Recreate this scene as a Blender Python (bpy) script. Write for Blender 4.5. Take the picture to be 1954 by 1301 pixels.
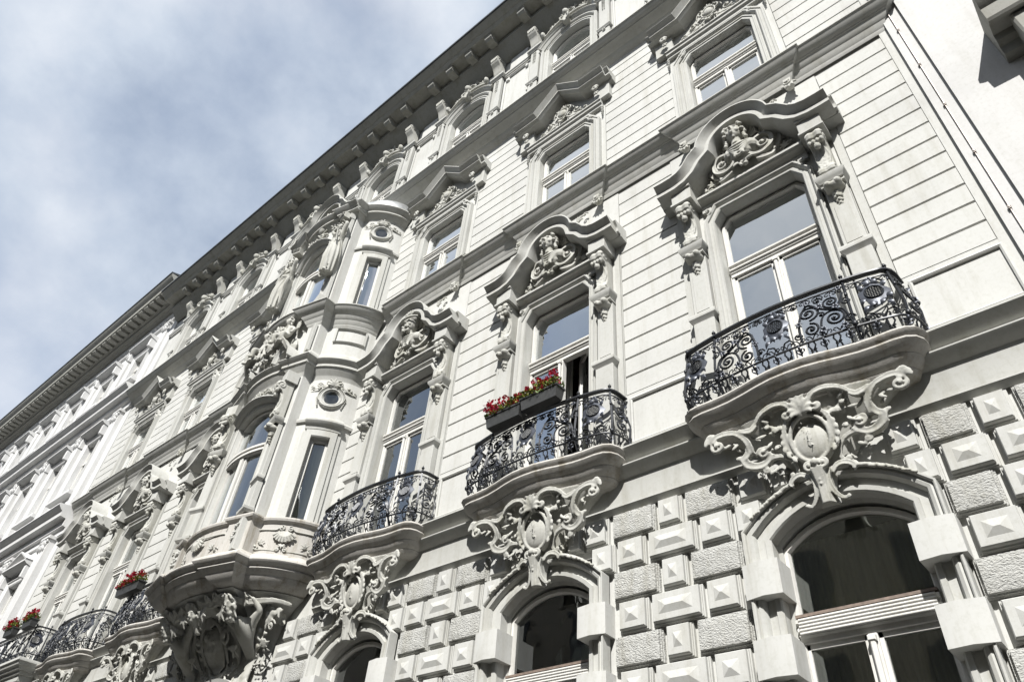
import bpy, bmesh, math, random
from mathutils import Vector, Matrix
R = math.radians
PI = math.pi
rnd = random.Random(7)
for o in list(bpy.data.objects): bpy.data.objects.remove(o)
sc = bpy.context.scene
col = sc.collection
# ------------------------------------------------------------------ camera, sky, sun, exposure
cam = bpy.data.cameras.new("camera"); camo = bpy.data.objects.new("camera", cam); col.objects.link(camo)
sc.camera = camo
cam.sensor_width = 36; cam.lens = 25.505; cam.clip_start = .1; cam.clip_end = 3000
YAW, PIT, ROL = R(-44.27649504), R(42.18973052), R(5.70642534)
fw = Vector((math.sin(YAW)*math.cos(PIT), math.cos(YAW)*math.cos(PIT), math.sin(PIT)))
rt = Vector((math.cos(YAW), -math.sin(YAW), 0)); up = rt.cross(fw)
r2 = math.cos(ROL)*rt + math.sin(ROL)*up; u2 = -math.sin(ROL)*rt + math.cos(ROL)*up
m = Matrix((r2, u2, -fw)).transposed().to_4x4(); m.translation = Vector((1.5822, -5.5565, 1.6))
camo.matrix_world = m
SUN = Vector((.49, -1.0, 1.1)).normalized()          # towards the sun
ELEV = math.asin(SUN.z); AZ = math.atan2(SUN.x, SUN.y)
sun = bpy.data.lights.new("sun", 'SUN'); sun.energy = 5.0; sun.angle = R(.53); sun.color = (1, .98, .945)
suno = bpy.data.objects.new("sun", sun); col.objects.link(suno)
suno.rotation_euler = SUN.to_track_quat('Z', 'Y').to_euler(); suno.location = (10, -20, 30)
W = bpy.data.worlds.new("World"); sc.world = W; W.use_nodes = True
def world():
    nt = W.node_tree; n = nt.nodes; l = nt.links; n.clear()
    out = n.new('ShaderNodeOutputWorld')
    sky = n.new('ShaderNodeTexSky'); sky.sky_type = 'NISHITA'; sky.sun_disc = False
    sky.sun_elevation = ELEV; sky.sun_rotation = AZ; sky.air_density = 1.0; sky.dust_density = 1.5; sky.ozone_density = 1.0
    bg = n.new('ShaderNodeBackground'); bg.inputs[1].default_value = .105
    l.new(sky.outputs[0], bg.inputs[0])
    tc = n.new('ShaderNodeTexCoord')
    mp = n.new('ShaderNodeMapping'); mp.inputs['Scale'].default_value = (1, 1, 1.5); mp.inputs['Location'].default_value = (1.4, 9.1, 4.4)
    l.new(tc.outputs['Generated'], mp.inputs[0])
    n1 = n.new('ShaderNodeTexNoise'); n1.inputs['Scale'].default_value = 1.9; n1.inputs['Detail'].default_value = 9; n1.inputs['Roughness'].default_value = .52
    n1.inputs['Distortion'].default_value = .12
    l.new(mp.outputs[0], n1.inputs[0])
    r1 = n.new('ShaderNodeValToRGB'); e = r1.color_ramp.elements; e[0].position = .36; e[0].color = (.45, .45, .45, 1); e[1].position = .54; e[1].color = (1, 1, 1, 1)
    l.new(n1.outputs['Fac'], r1.inputs[0])
    n2 = n.new('ShaderNodeTexNoise'); n2.inputs['Scale'].default_value = 1.8; n2.inputs['Detail'].default_value = 12; n2.inputs['Roughness'].default_value = .56
    mp2 = n.new('ShaderNodeMapping'); mp2.inputs['Location'].default_value = (9.1, 1.4, 7.3); l.new(tc.outputs['Generated'], mp2.inputs[0]); l.new(mp2.outputs[0], n2.inputs[0])
    r2_ = n.new('ShaderNodeValToRGB'); e = r2_.color_ramp.elements
    e[0].position = .43; e[0].color = (.36, .425, .535, 1); e[1].position = .64; e[1].color = (.76, .79, .84, 1)
    em = e.new(.51); em.color = (.52, .585, .68, 1)
    l.new(n2.outputs['Fac'], r2_.inputs[0])
    cb = n.new('ShaderNodeBackground'); l.new(r2_.outputs[0], cb.inputs[0]); cb.inputs[1].default_value = .70
    mx = n.new('ShaderNodeMixShader'); l.new(r1.outputs[0], mx.inputs[0]); l.new(bg.outputs[0], mx.inputs[1]); l.new(cb.outputs[0], mx.inputs[2])
    l.new(mx.outputs[0], out.inputs[0])
world()
sc.view_settings.view_transform = 'Standard'; sc.view_settings.look = 'None'
sc.view_settings.exposure = .78; sc.view_settings.gamma = 1; sc.view_settings.use_curve_mapping = False
sc.render.engine = 'CYCLES'
sc.cycles.max_bounces = 8; sc.cycles.diffuse_bounces = 4; sc.cycles.transparent_max_bounces = 12

# ------------------------------------------------------------------ materials
def newmat(name):
    mt = bpy.data.materials.new(name); mt.use_nodes = True; nt = mt.node_tree; nt.nodes.clear()
    out = nt.nodes.new('ShaderNodeOutputMaterial'); b = nt.nodes.new('ShaderNodeBsdfPrincipled'); nt.links.new(b.outputs[0], out.inputs[0])
    return mt, nt, b, out
def ramp(nt, fac, stops):
    r = nt.nodes.new('ShaderNodeValToRGB'); els = r.color_ramp.elements
    while len(els) < len(stops): els.new(.5)
    for e, (p, c) in zip(els, stops): e.position = p; e.color = (*c, 1)
    nt.links.new(fac, r.inputs[0]); return r.outputs[0]
def noise(nt, vec, scale, detail=4, rough=.5, sc3=None):
    if sc3:
        mp = nt.nodes.new('ShaderNodeMapping'); mp.inputs['Scale'].default_value = sc3; nt.links.new(vec, mp.inputs[0]); vec = mp.outputs[0]
    t = nt.nodes.new('ShaderNodeTexNoise'); t.inputs['Scale'].default_value = scale; t.inputs['Detail'].default_value = detail; t.inputs['Roughness'].default_value = rough
    nt.links.new(vec, t.inputs[0]); return t.outputs['Fac']
def mixc(nt, fac, a, b, mode='MULTIPLY'):
    m_ = nt.nodes.new('ShaderNodeMix'); m_.data_type = 'RGBA'; m_.blend_type = mode
    if isinstance(fac, (int, float)): m_.inputs[0].default_value = fac
    else: nt.links.new(fac, m_.inputs[0])
    for i, v in ((6, a), (7, b)):
        if isinstance(v, tuple): m_.inputs[i].default_value = (*v, 1)
        else: nt.links.new(v, m_.inputs[i])
    return m_.outputs[2]
def plaster(name, base, stain=.42, bump=.15, grain=220, dirt=(.74, .72, .66)):
    mt, nt, b, out = newmat(name)
    geo = nt.nodes.new('ShaderNodeNewGeometry'); P = geo.outputs['Position']
    big = noise(nt, P, .8, 7, .62); c1 = ramp(nt, big, [(.30, tuple(v*.88 for v in base)), (.50, base), (.72, tuple(min(1, v*1.05) for v in base))])
    streak = noise(nt, P, 2.4, 8, .68, (2.6, 2.6, .28)); s = ramp(nt, streak, [(.50, (1, 1, 1)), (.66, dirt), (.80, tuple(v*.8 for v in dirt))])
    c2 = mixc(nt, stain, c1, s)
    fine = noise(nt, P, 9, 8, .75, (5, 5, .8)); s1 = ramp(nt, fine, [(.52, (1, 1, 1)), (.70, tuple(v*1.05 for v in dirt))]); c2 = mixc(nt, stain*.6, c2, s1)
    spot = noise(nt, P, 23, 6, .75); s2 = ramp(nt, spot, [(.30, (.84, .835, .80)), (.50, (1, 1, 1))])
    c3 = mixc(nt, .7, c2, s2)
    nt.links.new(c3, b.inputs['Base Color']); b.inputs['Roughness'].default_value = .85
    b.inputs['Specular IOR Level'].default_value = .25
    bp = nt.nodes.new('ShaderNodeBump'); bp.inputs['Strength'].default_value = bump; bp.inputs['Distance'].default_value = .004
    g = noise(nt, P, grain, 3, .6); nt.links.new(g, bp.inputs['Height']); nt.links.new(bp.outputs[0], b.inputs['Normal'])
    return mt
M = {}
M['wall'] = plaster('painted_plaster', (0.469, 0.469, 0.448))
M['trim'] = plaster('painted_stucco_trim', (0.416, 0.416, 0.393), .5, .2, 160)
M['orn'] = plaster('painted_stucco_ornament', (0.396, 0.393, 0.363), .7, .35, 90, (.66, .65, .58))
M['block'] = plaster('painted_stone_block', (0.441, 0.441, 0.420), .5, .25, 150)
M['sill'] = plaster('worn_limestone', (0.408, 0.394, 0.367), .8, .5, 70, (.60, .56, .48))
M['next'] = plaster('white_render', (.49, .487, .477), .25, .12, 180)
M['nextl'] = plaster('white_stucco', (.54, .54, .535), .25, .15, 180)
M['eave'] = plaster('dark_eave_plaster', (.27, .268, .245), .6, .3, 60)  # darker grey than walls and trim; eaves cornices, modillions and window hood
M['asph'] = plaster('asphalt', (.055, .055, .056), .4, .5, 80)
M['pave'] = plaster('granite_paving', (0.120, 0.117, 0.111), .5, .4, 60)
M['opp'] = plaster('ochre_render', (0.210, 0.193, 0.161), .5, .2, 120)
M['wood'] = plaster('white_window_paint', (0.562, 0.554, 0.526), .3, .05, 60)
def simple(name, c, rough=.5, metal=0, bumpscale=None, var=.2):
    mt, nt, b, out = newmat(name)
    geo = nt.nodes.new('ShaderNodeNewGeometry'); P = geo.outputs['Position']
    f = noise(nt, P, bumpscale or 30, 4, .6)
    cc = ramp(nt, f, [(.3, tuple(v*(1-var) for v in c)), (.7, tuple(min(1, v*(1+var)) for v in c))])
    nt.links.new(cc, b.inputs['Base Color']); b.inputs['Roughness'].default_value = rough; b.inputs['Metallic'].default_value = metal
    return mt
M['iron'] = simple('painted_wrought_iron', (.018, .020, .024), .42, .3, 40, .35)
M['sheet'] = simple('painted_iron_sheet', (.050, .055, .068), .40, .4, 25, .35)
M['zinc'] = simple('zinc_sheet', (.42, .43, .43), .42, .8, 9, .2)
M['gutter'] = simple('dark_gutter_zinc', (.07, .075, .08), .5, .5, 9, .3)
M['rust'] = simple('brown_sill_paint', (.17, .13, .105), .6, 0, 30, .3)
M['box'] = simple('dark_planter_plastic', (.035, .036, .035), .55, 0, 25, .3)
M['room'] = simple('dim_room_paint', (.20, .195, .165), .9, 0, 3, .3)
M['leaf'] = simple('geranium_leaf', (.10, .15, .03), .5, 0, 22, .55)
M['leafy'] = simple('yellow_green_leaf', (.28, .27, .04), .5, 0, 22, .4)
M['petal'] = simple('red_petal', (.55, .02, .06), .5, 0, 35, .35)
M['petal2'] = simple('pink_petal', (.60, .07, .15), .5, 0, 35, .35)
M['copper'] = simple('cable_metal', (.25, .22, .20), .5, .5, 10, .2)
def roughstone():
    mt = plaster('rock_faced_plaster', (0.408, 0.408, 0.388), .6, .3, 150)
    nt = mt.node_tree; b = [n for n in nt.nodes if n.type == 'BSDF_PRINCIPLED'][0]; bp = [n for n in nt.nodes if n.type == 'BUMP'][0]
    geo = nt.nodes.new('ShaderNodeNewGeometry')
    v = nt.nodes.new('ShaderNodeTexNoise'); v.inputs['Scale'].default_value = 62; v.inputs['Detail'].default_value = 3; v.inputs['Roughness'].default_value = .55; v.inputs['Distortion'].default_value = .3
    mp = nt.nodes.new('ShaderNodeMapping'); mp.inputs['Rotation'].default_value = (0, R(25), 0); mp.inputs['Scale'].default_value = (.75, 1, 1.3)
    nt.links.new(geo.outputs['Position'], mp.inputs[0]); nt.links.new(mp.outputs[0], v.inputs[0])
    bp.inputs['Strength'].default_value = .9; bp.inputs['Distance'].default_value = .022
    nt.links.new(v.outputs['Fac'], bp.inputs['Height'])
    return mt
M['rough'] = roughstone()
def glassmat(name, fac, tint=(.86, .9, .88)):
    mt = bpy.data.materials.new(name); mt.use_nodes = True; nt = mt.node_tree; nt.nodes.clear()
    out = nt.nodes.new('ShaderNodeOutputMaterial')
    g = nt.nodes.new('ShaderNodeBsdfGlossy'); g.inputs['Roughness'].default_value = .01; g.inputs['Color'].default_value = (.93, .96, .97, 1)
    t = nt.nodes.new('ShaderNodeBsdfTransparent'); t.inputs['Color'].default_value = (*tint, 1)
    fr = nt.nodes.new('ShaderNodeFresnel'); fr.inputs['IOR'].default_value = 1.52
    ma = nt.nodes.new('ShaderNodeMath'); ma.operation = 'MULTIPLY_ADD'; ma.inputs[1].default_value = fac[0]; ma.inputs[2].default_value = fac[1]; ma.use_clamp = True
    nt.links.new(fr.outputs[0], ma.inputs[0])
    mx = nt.nodes.new('ShaderNodeMixShader'); nt.links.new(ma.outputs[0], mx.inputs[0]); nt.links.new(t.outputs[0], mx.inputs[1]); nt.links.new(g.outputs[0], mx.inputs[2])
    geo = nt.nodes.new('ShaderNodeNewGeometry'); f = noise(nt, geo.outputs['Position'], 1.6, 2, .4)
    bp = nt.nodes.new('ShaderNodeBump'); bp.inputs['Strength'].default_value = .12; bp.inputs['Distance'].default_value = .05
    nt.links.new(f, bp.inputs['Height']); nt.links.new(bp.outputs[0], g.inputs['Normal'])
    nt.links.new(mx.outputs[0], out.inputs[0]); return mt
M['glass'] = glassmat('window_glass', (3.0, .34))
M['glassc'] = glassmat('curtained_window_glass', (2.0, .12), (.92, .93, .9))
M['glasslow'] = glassmat('clear_window_glass', (1.5, .09), (.88, .90, .84))
def curtainmat(name, c):
    mt, nt, b, out = newmat(name)
    geo = nt.nodes.new('ShaderNodeNewGeometry')
    f = noise(nt, geo.outputs['Position'], 5, 4, .6, (6, 1, .3)); cc = ramp(nt, f, [(.3, tuple(v*.7 for v in c)), (.7, c)])
    nt.links.new(cc, b.inputs['Base Color']); b.inputs['Roughness'].default_value = .9; return mt
M['curtain'] = curtainmat('white_curtain', (.62, .61, .56))
M['curtaing'] = curtainmat('sheer_grey_curtain', (.46, .48, .43))

# ------------------------------------------------------------------ mesh builder. local coordinates (u along wall, d out of the wall, z)
class MB:
    def __init__(s): s.v = []; s.f = []
    def add(s, vs, fs):
        n = len(s.v); s.v.extend(vs); s.f.extend(tuple(i+n for i in f) for f in fs); return s
    def box(s, u0, u1, d0, d1, z0, z1, bev=0):
        if bev:
            b = bev; pr = [(u0, z0), (u1, z0), (u1, z1), (u0, z1)]; pi = [(u0+b, z0+b), (u1-b, z0+b), (u1-b, z1-b), (u0+b, z1-b)]
            vs = [(x, d0, z) for x, z in pr]+[(x, d1-b, z) for x, z in pr]+[(x, d1, z) for x, z in pi]
            fs = [(3, 2, 1, 0)]+[(i, (i+1) % 4, 4+(i+1) % 4, 4+i) for i in range(4)]+[(4+i, 4+(i+1) % 4, 8+(i+1) % 4, 8+i) for i in range(4)]+[(8, 9, 10, 11)]
            return s.add(vs, fs)
        vs = [(u0, d0, z0), (u1, d0, z0), (u1, d1, z0), (u0, d1, z0), (u0, d0, z1), (u1, d0, z1), (u1, d1, z1), (u0, d1, z1)]
        return s.add(vs, [(0, 1, 2, 3), (7, 6, 5, 4), (0, 4, 5, 1), (1, 5, 6, 2), (2, 6, 7, 3), (3, 7, 4, 0)])
    def quad(s, a, b, c, d): return s.add([a, b, c, d], [(0, 1, 2, 3)])
    def strips(s, rows, closed=False, cap=False):
        n = len(rows[0]); vs = [p for r in rows for p in r]; fs = []
        for i in range(len(rows)-1):
            for j in range(n if closed else n-1):
                k = (j+1) % n; fs.append((i*n+j, i*n+k, (i+1)*n+k, (i+1)*n+j))
        if cap:
            fs.append(tuple(range(n-1, -1, -1))); L = (len(rows)-1)*n; fs.append(tuple(L+i for i in range(n)))
        return s.add(vs, fs)
    def sweep(s, path, prof, plane, closed=False, cap=True):
        """path 2D; prof (offset along normal, third coordinate). plane 'plan': path (u,d), third z. plane 'face': path (u,z), third d."""
        n = len(path); rows = []
        for i, p in enumerate(path):
            def nn(a, b):
                t = (b[0]-a[0], b[1]-a[1]); L = math.hypot(*t) or 1; return (-t[1]/L, t[0]/L)
            ns = []
            if i > 0 or closed: ns.append(nn(path[i-1], p))
            if i < n-1 or closed: ns.append(nn(p, path[(i+1) % n]))
            if len(ns) == 2:
                k = 1+ns[0][0]*ns[1][0]+ns[0][1]*ns[1][1]; k = max(k, .35)
                nx, ny = (ns[0][0]+ns[1][0])/k, (ns[0][1]+ns[1][1])/k
            else: nx, ny = ns[0]
            if plane == 'plan': rows.append([(p[0]+nx*o, p[1]+ny*o, z) for o, z in prof])
            else: rows.append([(p[0]+nx*o, d, p[1]+ny*o) for o, d in prof])
        if closed: rows.append(rows[0])
        return s.strips(rows, False, cap and not closed)
    def run(s, u0, u1, prof):                      # straight moulding, prof (d,z)
        rows = [[(u, d, z) for d, z in prof] for u in (u0, u1)]; return s.strips(rows, False, True)
    def tube(s, pts, rad, n=6, depth=1.0, smooth=True, cap=True):
        pts = [Vector(p) for p in pts]; N = len(pts)
        if isinstance(rad, (int, float)): rad = [rad]*N
        rows = []
        for i in range(N):
            t = (pts[min(i+1, N-1)]-pts[max(i-1, 0)]).normalized()
            b = Vector((0, 1, 0)); a = t.cross(b)
            if a.length < 1e-3: a = Vector((1, 0, 0))
            a.normalize(); b2 = a.cross(t).normalized()
            rows.append([tuple(pts[i]+a*(math.cos(k*2*PI/n)*rad[i])+b2*(math.sin(k*2*PI/n)*rad[i]*depth)) for k in range(n)])
        return s.strips(rows, True, cap)
    def ell(s, c, r, n=10, m_=7, rot=None):
        rows = []; c = Vector(c)
        vs = []; fs = []
        for i in range(m_+1):
            th = PI*i/m_
            for j in range(n):
                p = Vector((r[0]*math.sin(th)*math.cos(2*PI*j/n), r[1]*math.sin(th)*math.sin(2*PI*j/n), r[2]*math.cos(th)))
                if rot is not None: p = rot @ p
                vs.append(tuple(c+p))
        for i in range(m_):
            for j in range(n): fs.append((i*n+j, (i+1)*n+j, (i+1)*n+(j+1) % n, i*n+(j+1) % n))
        return s.add(vs, fs)
    def poly(s, pts, d0, d1):                      # extruded facade-plane polygon (u,z)
        n = len(pts); vs = [(u, d0, z) for u, z in pts]+[(u, d1, z) for u, z in pts]
        return s.add(vs, [tuple(range(n-1, -1, -1)), tuple(range(n, 2*n))]+[(i, (i+1) % n, n+(i+1) % n, n+i) for i in range(n)])
    def mirror(s):
        n = len(s.v); s.v.extend([(-a, b, c) for a, b, c in s.v]); s.f.extend([tuple(i+n for i in reversed(f)) for f in s.f]); return s
    def move(s, du=0, dd=0, dz=0): s.v = [(a+du, b+dd, c+dz) for a, b, c in s.v]; return s
    def copyinto(s, o, du=0, dd=0, dz=0, mx=1, sc_=1):
        return s.add([(a*mx*sc_+du, b*sc_+dd, c*sc_+dz) for a, b, c in o.v], [tuple(reversed(f)) if mx < 0 else f for f in o.f])
    def mesh(s, name, mat, ang=35):
        me = bpy.data.meshes.new(name); me.from_pydata([(a, -b, c) for a, b, c in s.v], [], s.f)
        bm = bmesh.new(); bm.from_mesh(me); bmesh.ops.remove_doubles(bm, verts=bm.verts, dist=1e-5); bmesh.ops.recalc_face_normals(bm, faces=bm.faces)
        bm.to_mesh(me); bm.free()
        me.materials.append(M[mat] if isinstance(mat, str) else mat)
        if ang:
            me.polygons.foreach_set('use_smooth', [True]*len(me.polygons)); me.set_sharp_from_angle(angle=R(ang))
        me.update(); return me
def obj(name, me, parent=None, loc=(0, 0, 0), label=None, kind=None, mx=1):
    o = bpy.data.objects.new(name, me); col.objects.link(o)
    if parent is not None: o.parent = parent
    o.location = loc
    if mx < 0: o.scale = (-1, 1, 1)
    if label: o['label'] = label
    if kind: o['kind'] = kind
    return o
def thing(name, label, cat, loc=(0, 0, 0), group=None):
    o = bpy.data.objects.new(name, None); col.objects.link(o); o.location = loc; o['label'] = label; o['category'] = cat
    if group: o['group'] = group
    o.empty_display_size = .3
    return o
def bake(mb, name, mat, voxel=.009, smooth=3, dec=None):
    """fuse overlapping sculpted lumps into one continuous skin"""
    me = mb.mesh(name+'_raw', mat, None); o = bpy.data.objects.new('tmp', me); col.objects.link(o)
    r = o.modifiers.new('r', 'REMESH'); r.mode = 'VOXEL'; r.voxel_size = voxel; r.use_smooth_shade = True
    if smooth: q = o.modifiers.new('s', 'SMOOTH'); q.factor = .5; q.iterations = smooth
    if dec: q = o.modifiers.new('d', 'DECIMATE'); q.ratio = dec
    dg = bpy.context.evaluated_depsgraph_get(); ev = o.evaluated_get(dg)
    out = bpy.data.meshes.new_from_object(ev); out.name = name
    out.materials.clear(); out.materials.append(M[mat])
    out.polygons.foreach_set('use_smooth', [True]*len(out.polygons))
    bpy.data.objects.remove(o); bpy.data.meshes.remove(me); return out
def arc(a, z0, z1, n=14, rev=False):
    """segmental arch through (-a,z0) (0,z1) (a,z0)"""
    h = z1-z0; rr = (a*a+h*h)/(2*h); zc = z1-rr; t = math.asin(min(1, a/rr))
    if h > a: t = PI-t
    return [(rr*math.sin(-t+2*t*i/n), zc+rr*math.cos(-t+2*t*i/n)) for i in range(n+1)]
def crom(P, k=6):
    P = [Vector(p) for p in P]; out = []
    for i in range(len(P)-1):
        p0 = P[max(i-1, 0)]; p1 = P[i]; p2 = P[i+1]; p3 = P[min(i+2, len(P)-1)]
        for j in range(k):
            t = j/k; out.append(.5*((2*p1)+(p2-p0)*t+(2*p0-5*p1+4*p2-p3)*t*t+(3*p1-p0-3*p2+p3)*t**3))
    out.append(P[-1]); return [tuple(p) for p in out]
def lerp(a, b, t): return a+(b-a)*t
def spiral(cu, cz, r, turns, a0, dr=1, n=None, rin=.12):
    n = n or max(8, int(turns*14)); out = []
    for i in range(n+1):
        t = i/n; a = a0+dr*turns*2*PI*t; q = r*lerp(1, rin, t**.85); out.append((cu+q*math.cos(a), cz+q*math.sin(a)))
    return out
def taper(n, a, b, c=None):
    if c is None: return [lerp(a, b, i/(n-1)) for i in range(n)]
    return [lerp(a, b, 2*i/(n-1)) if i < n/2 else lerp(b, c, 2*i/(n-1)-1) for i in range(n)]
def volute(mb, cu, cz, d, r, turns=1.6, a0=0, dr=1, w=.2, rise=.4, depth=1.3):
    w *= (1+(FAT[0]-1)*.7); sp = spiral(cu, cz, r, turns, a0, dr); n = len(sp)
    mb.tube([(u, d+rise*r*(i/n), z) for i, (u, z) in enumerate(sp)], taper(n, w*r, w*r*.75), 6, depth)
    mb.ell((cu, d+rise*r, cz), (r*.22, r*.3, r*.22), 8, 5)
FAT = [1.0]
def band(mb, pts, d, r0, r1=None, r2=None, depth=1.2, k=5, n=6):
    """moulded ribbon: a flattish core between two raised rims"""
    F_ = FAT[0]; r0 = r0*F_; r1 = r1*F_ if r1 else r0; r2 = r2*F_ if r2 else r1
    pp = crom([(p[0], (p[2] if len(p) > 2 else d), p[1]) for p in pts], k); N = len(pp); rr = taper(N, r0, r1, r2)
    if r1 < .017: mb.tube(pp, rr, n, depth); return
    mb.tube(pp, [r*.86 for r in rr], n, depth*.62)
    if r1 > .019: mb.tube([(p[0], p[1]-r*.9, p[2]) for p, r in zip(pp, rr)], [r*.8 for r in rr], n, depth*1.15)
    for sg in (-1, 1):
        off = []
        for i in range(N):
            a, b = pp[max(0, i-1)], pp[min(N-1, i+1)]; tu, tz = b[0]-a[0], b[2]-a[2]; L = math.hypot(tu, tz) or 1
            off.append((pp[i][0]-tz/L*rr[i]*.74*sg, pp[i][1]+rr[i]*.42*depth, pp[i][2]+tu/L*rr[i]*.74*sg))
        mb.tube(off, [r*.34 for r in rr], 5, 1.0)
def leaf(mb, u, z, d, ang, L, w, curl=.3, lift=.25):
    """acanthus lobe, base at (u,z), pointing ang: rounded blade, midrib, side lobes and an outward-turned tip"""
    pts = []; a = ang; w *= FAT[0]
    for i in range(6):
        t = i/5; pts.append((u, d+lift*L*math.sin(t*PI*.62), z)); u += math.cos(a)*L/5.6; z += math.sin(a)*L/5.6; a += curl/5*2
    mb.tube(pts, [w*.55, w*.95, w*1.1, w*1.05, w*.85, w*.5], 6, .55)
    if L > .11:
        mb.tube([(p[0], p[1]+w*.45, p[2]) for p in pts], w*.22, 5)
        for i in (1, 2, 3):
            for sg in (-1, 1):
                aa = ang+curl*.4*i+sg*1.0; q = pts[i]; l_ = w*1.5*(1-.12*i)
                mb.tube([q, (q[0]+math.cos(aa)*l_*.6, q[1]+w*.15, q[2]+math.sin(aa)*l_*.6), (q[0]+math.cos(aa-sg*.3)*l_, q[1]+w*.35, q[2]+math.sin(aa-sg*.3)*l_)], [w*.55, w*.5, w*.36], 5, .7)
def spray(mb, u, z, d, ang, L, w, n=5, spread=1.6, curl=.5, lift=.25):
    for i in range(n):
        t = (i/(n-1)-.5)*2 if n > 1 else 0
        leaf(mb, u, z, d, ang+t*spread/2, L*(1-.25*abs(t)), w, curl*t, lift)
def rosette(mb, u, z, d, r, n=6):
    for i in range(n):
        a = 2*PI*i/n; mb.ell((u+math.cos(a)*r*.55, d+r*.2, z+math.sin(a)*r*.55), (r*.4, r*.3, r*.4), 7, 5)
    mb.ell((u, d+r*.4, z), (r*.3, r*.3, r*.3), 7, 5)
def clump(mb, u, z, d, wu, wz, n, r, seed=0):
    q = random.Random(seed)
    for i in range(n):
        a = q.uniform(-1, 1); b = q.uniform(-1, 1)
        mb.ell((u+a*wu, d+q.uniform(0, r), z+b*wz), (r*q.uniform(.6, 1.2),)*3, 7, 5)

BX = {'A': 0, 'B': -3, 'C': -6, 'D': -9, 'E': -12, 'F': -15, 'G': -18}
XL, XR = -20.2, 1.97
bld = thing('apartment_building', 'ornate pale grey stucco apartment building with wrought iron balconies and a curved bay window', 'building', (-9, 0, 0))
def put(name, me, x=0, z=0, d=0, parent=None, **k): return obj(name, me, parent or bld, (x+9, -d, z), **k)

# ------------------------------------------------------------------ ground, street
def ground():
    mb = MB(); mb.quad((-400, -300, -.15), (400, -300, -.15), (400, 400, -.15), (-400, 400, -.15)); o = obj('ground', mb.mesh('ground', 'asph', None), kind='structure')
    mb = MB(); mb.box(-60, 40, .0, 3.2, -.14, 0); obj('pavement', mb.mesh('pavement', 'pave', None), kind='structure')
    mb = MB(); mb.box(-60, 40, 13.3, 16.4, -.14, 0); obj('pavement', mb.mesh('pavement', 'pave', None), kind='structure')
ground()

# ------------------------------------------------------------------ wall core with openings
def core():
    mb = MB()
    T = -.034; B = -.45
    ops = [(2.0, 4.95, .64), (5.95, 9.02, .60), (11.1, 13.21, .60), (15.2, 17.62, .60)]
    xs = [BX[k] for k in 'GFECBA']
    edges = [XL]
    for x in xs:
        pass
    # full-height piers between the window columns
    px = XL
    for x in sorted(xs+[-9]):
        hw = 1.45 if x == -9 else .60
        mb.box(px, x-hw, B, T, 0, 18.9); px = x+hw
    mb.box(px, XR, B, T, 0, 18.9)
    for x in xs:
        zz = 0
        for z0, z1, hw in ops: mb.box(x-.6, x+.6, B, T, zz, z0); zz = z1
        mb.box(x-.6, x+.6, B, T, zz, 18.9)
    mb.box(-10.45, -7.55, B, T, 14.0, 15.2); mb.box(-9.6, -8.4, B, T, 17.62, 18.9); mb.box(-10.45, -9.6, B, T, 15.2, 18.9); mb.box(-8.4, -7.55, B, T, 15.2, 18.9)
    mb.box(-10.45, -7.55, B, T, 0, 2.0); mb.box(-10.45, -9.8, B, T, 2, 5.9); mb.box(-8.2, -7.55, B, T, 2, 5.9)
    put('wall', mb.move(9).mesh('wall', 'wall', None), -9)
    mb = MB(); mb.box(XL, XR, -6, -5.8, 0, 19.0); mb.box(XL, XR, -5.8, -.45, 18.75, 18.9)
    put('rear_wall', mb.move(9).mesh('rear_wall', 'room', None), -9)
core()

# ------------------------------------------------------------------ wall courses (grooved ashlar), storeys 2 and 3
_cm = {}
def course(L, h):
    key = (round(L, 3), round(h, 3))
    if key not in _cm:
        mb = MB(); mb.box(0, L, -.034, 0, 0, h-.020, .005); _cm[key] = mb.mesh('wall_course', 'wall', None)
    return _cm[key]
def courses(x0, x1, z0, n, pitch):
    for k in range(n): put('wall_course', course(x1-x0, pitch), x0, z0+k*pitch)
P2 = .2725
order = ['G', 'F', 'E', 'D', 'C', 'B', 'A']
for i, k in enumerate(order):
    x = BX[k]
    hw = 1.5 if k == 'D' else 1.06
    nx = BX[order[i+1]]-(1.5 if order[i+1] == 'D' else 1.06) if i < 6 else XR-.1
    if k == 'C' or k == 'E' or True: courses(x+hw, nx, 6.775, 14, P2)
    h3 = 1.5 if k == 'D' else .87
    nx3 = BX[order[i+1]]-(1.5 if order[i+1] == 'D' else .87) if i < 6 else XR-.1
    courses(x+h3, nx3, 11.10, 13, P2)
courses(XL+.1, BX['G']-1.06, 6.775, 14, P2); courses(XL+.1, BX['G']-.87, 11.10, 13, P2)
# plain strips at the grooves' ends, flush with the courses
mb = MB()
for k in order:
    if k == 'D': continue
    x = BX[k]+9
    for s_ in (-1, 1):
        mb = MB(); a, b = sorted((x+s_*.60, x+s_*1.055)); mb.box(a, b, -.034, .0, 6.0, 10.6); put('wall_margin', mb.mesh('wall_margin', 'wall', None), -9)
        mb = MB(); a, b = sorted((x+s_*.60, x+s_*.865)); mb.box(a, b, -.034, .0, 11.08, 14.6); put('wall_margin', mb.mesh('wall_margin', 'wall', None), -9)
    mb = MB()
    mb.box(x-.6, x+.6, -.034, 0, 9.02, 10.6); put('wall_panel', mb.mesh('wall_panel', 'wall', None), -9)
    mb = MB(); mb.box(x-.6, x+.6, -.034, 0, 13.2, 14.6); put('wall_panel', mb.mesh('wall_panel', 'wall', None), -9)
mb = MB()
mb.box(XR-.095+9, XR+9, -.034, 0, 6.0, 14.6); put('wall_margin', mb.mesh('wall_margin', 'wall', None), -9); mb = MB(); mb.box(XL+9, XL+9.095, -.034, 0, 6.0, 14.6)
put('wall_margin', mb.mesh('wall_margin', 'wall', None), -9)

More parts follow.
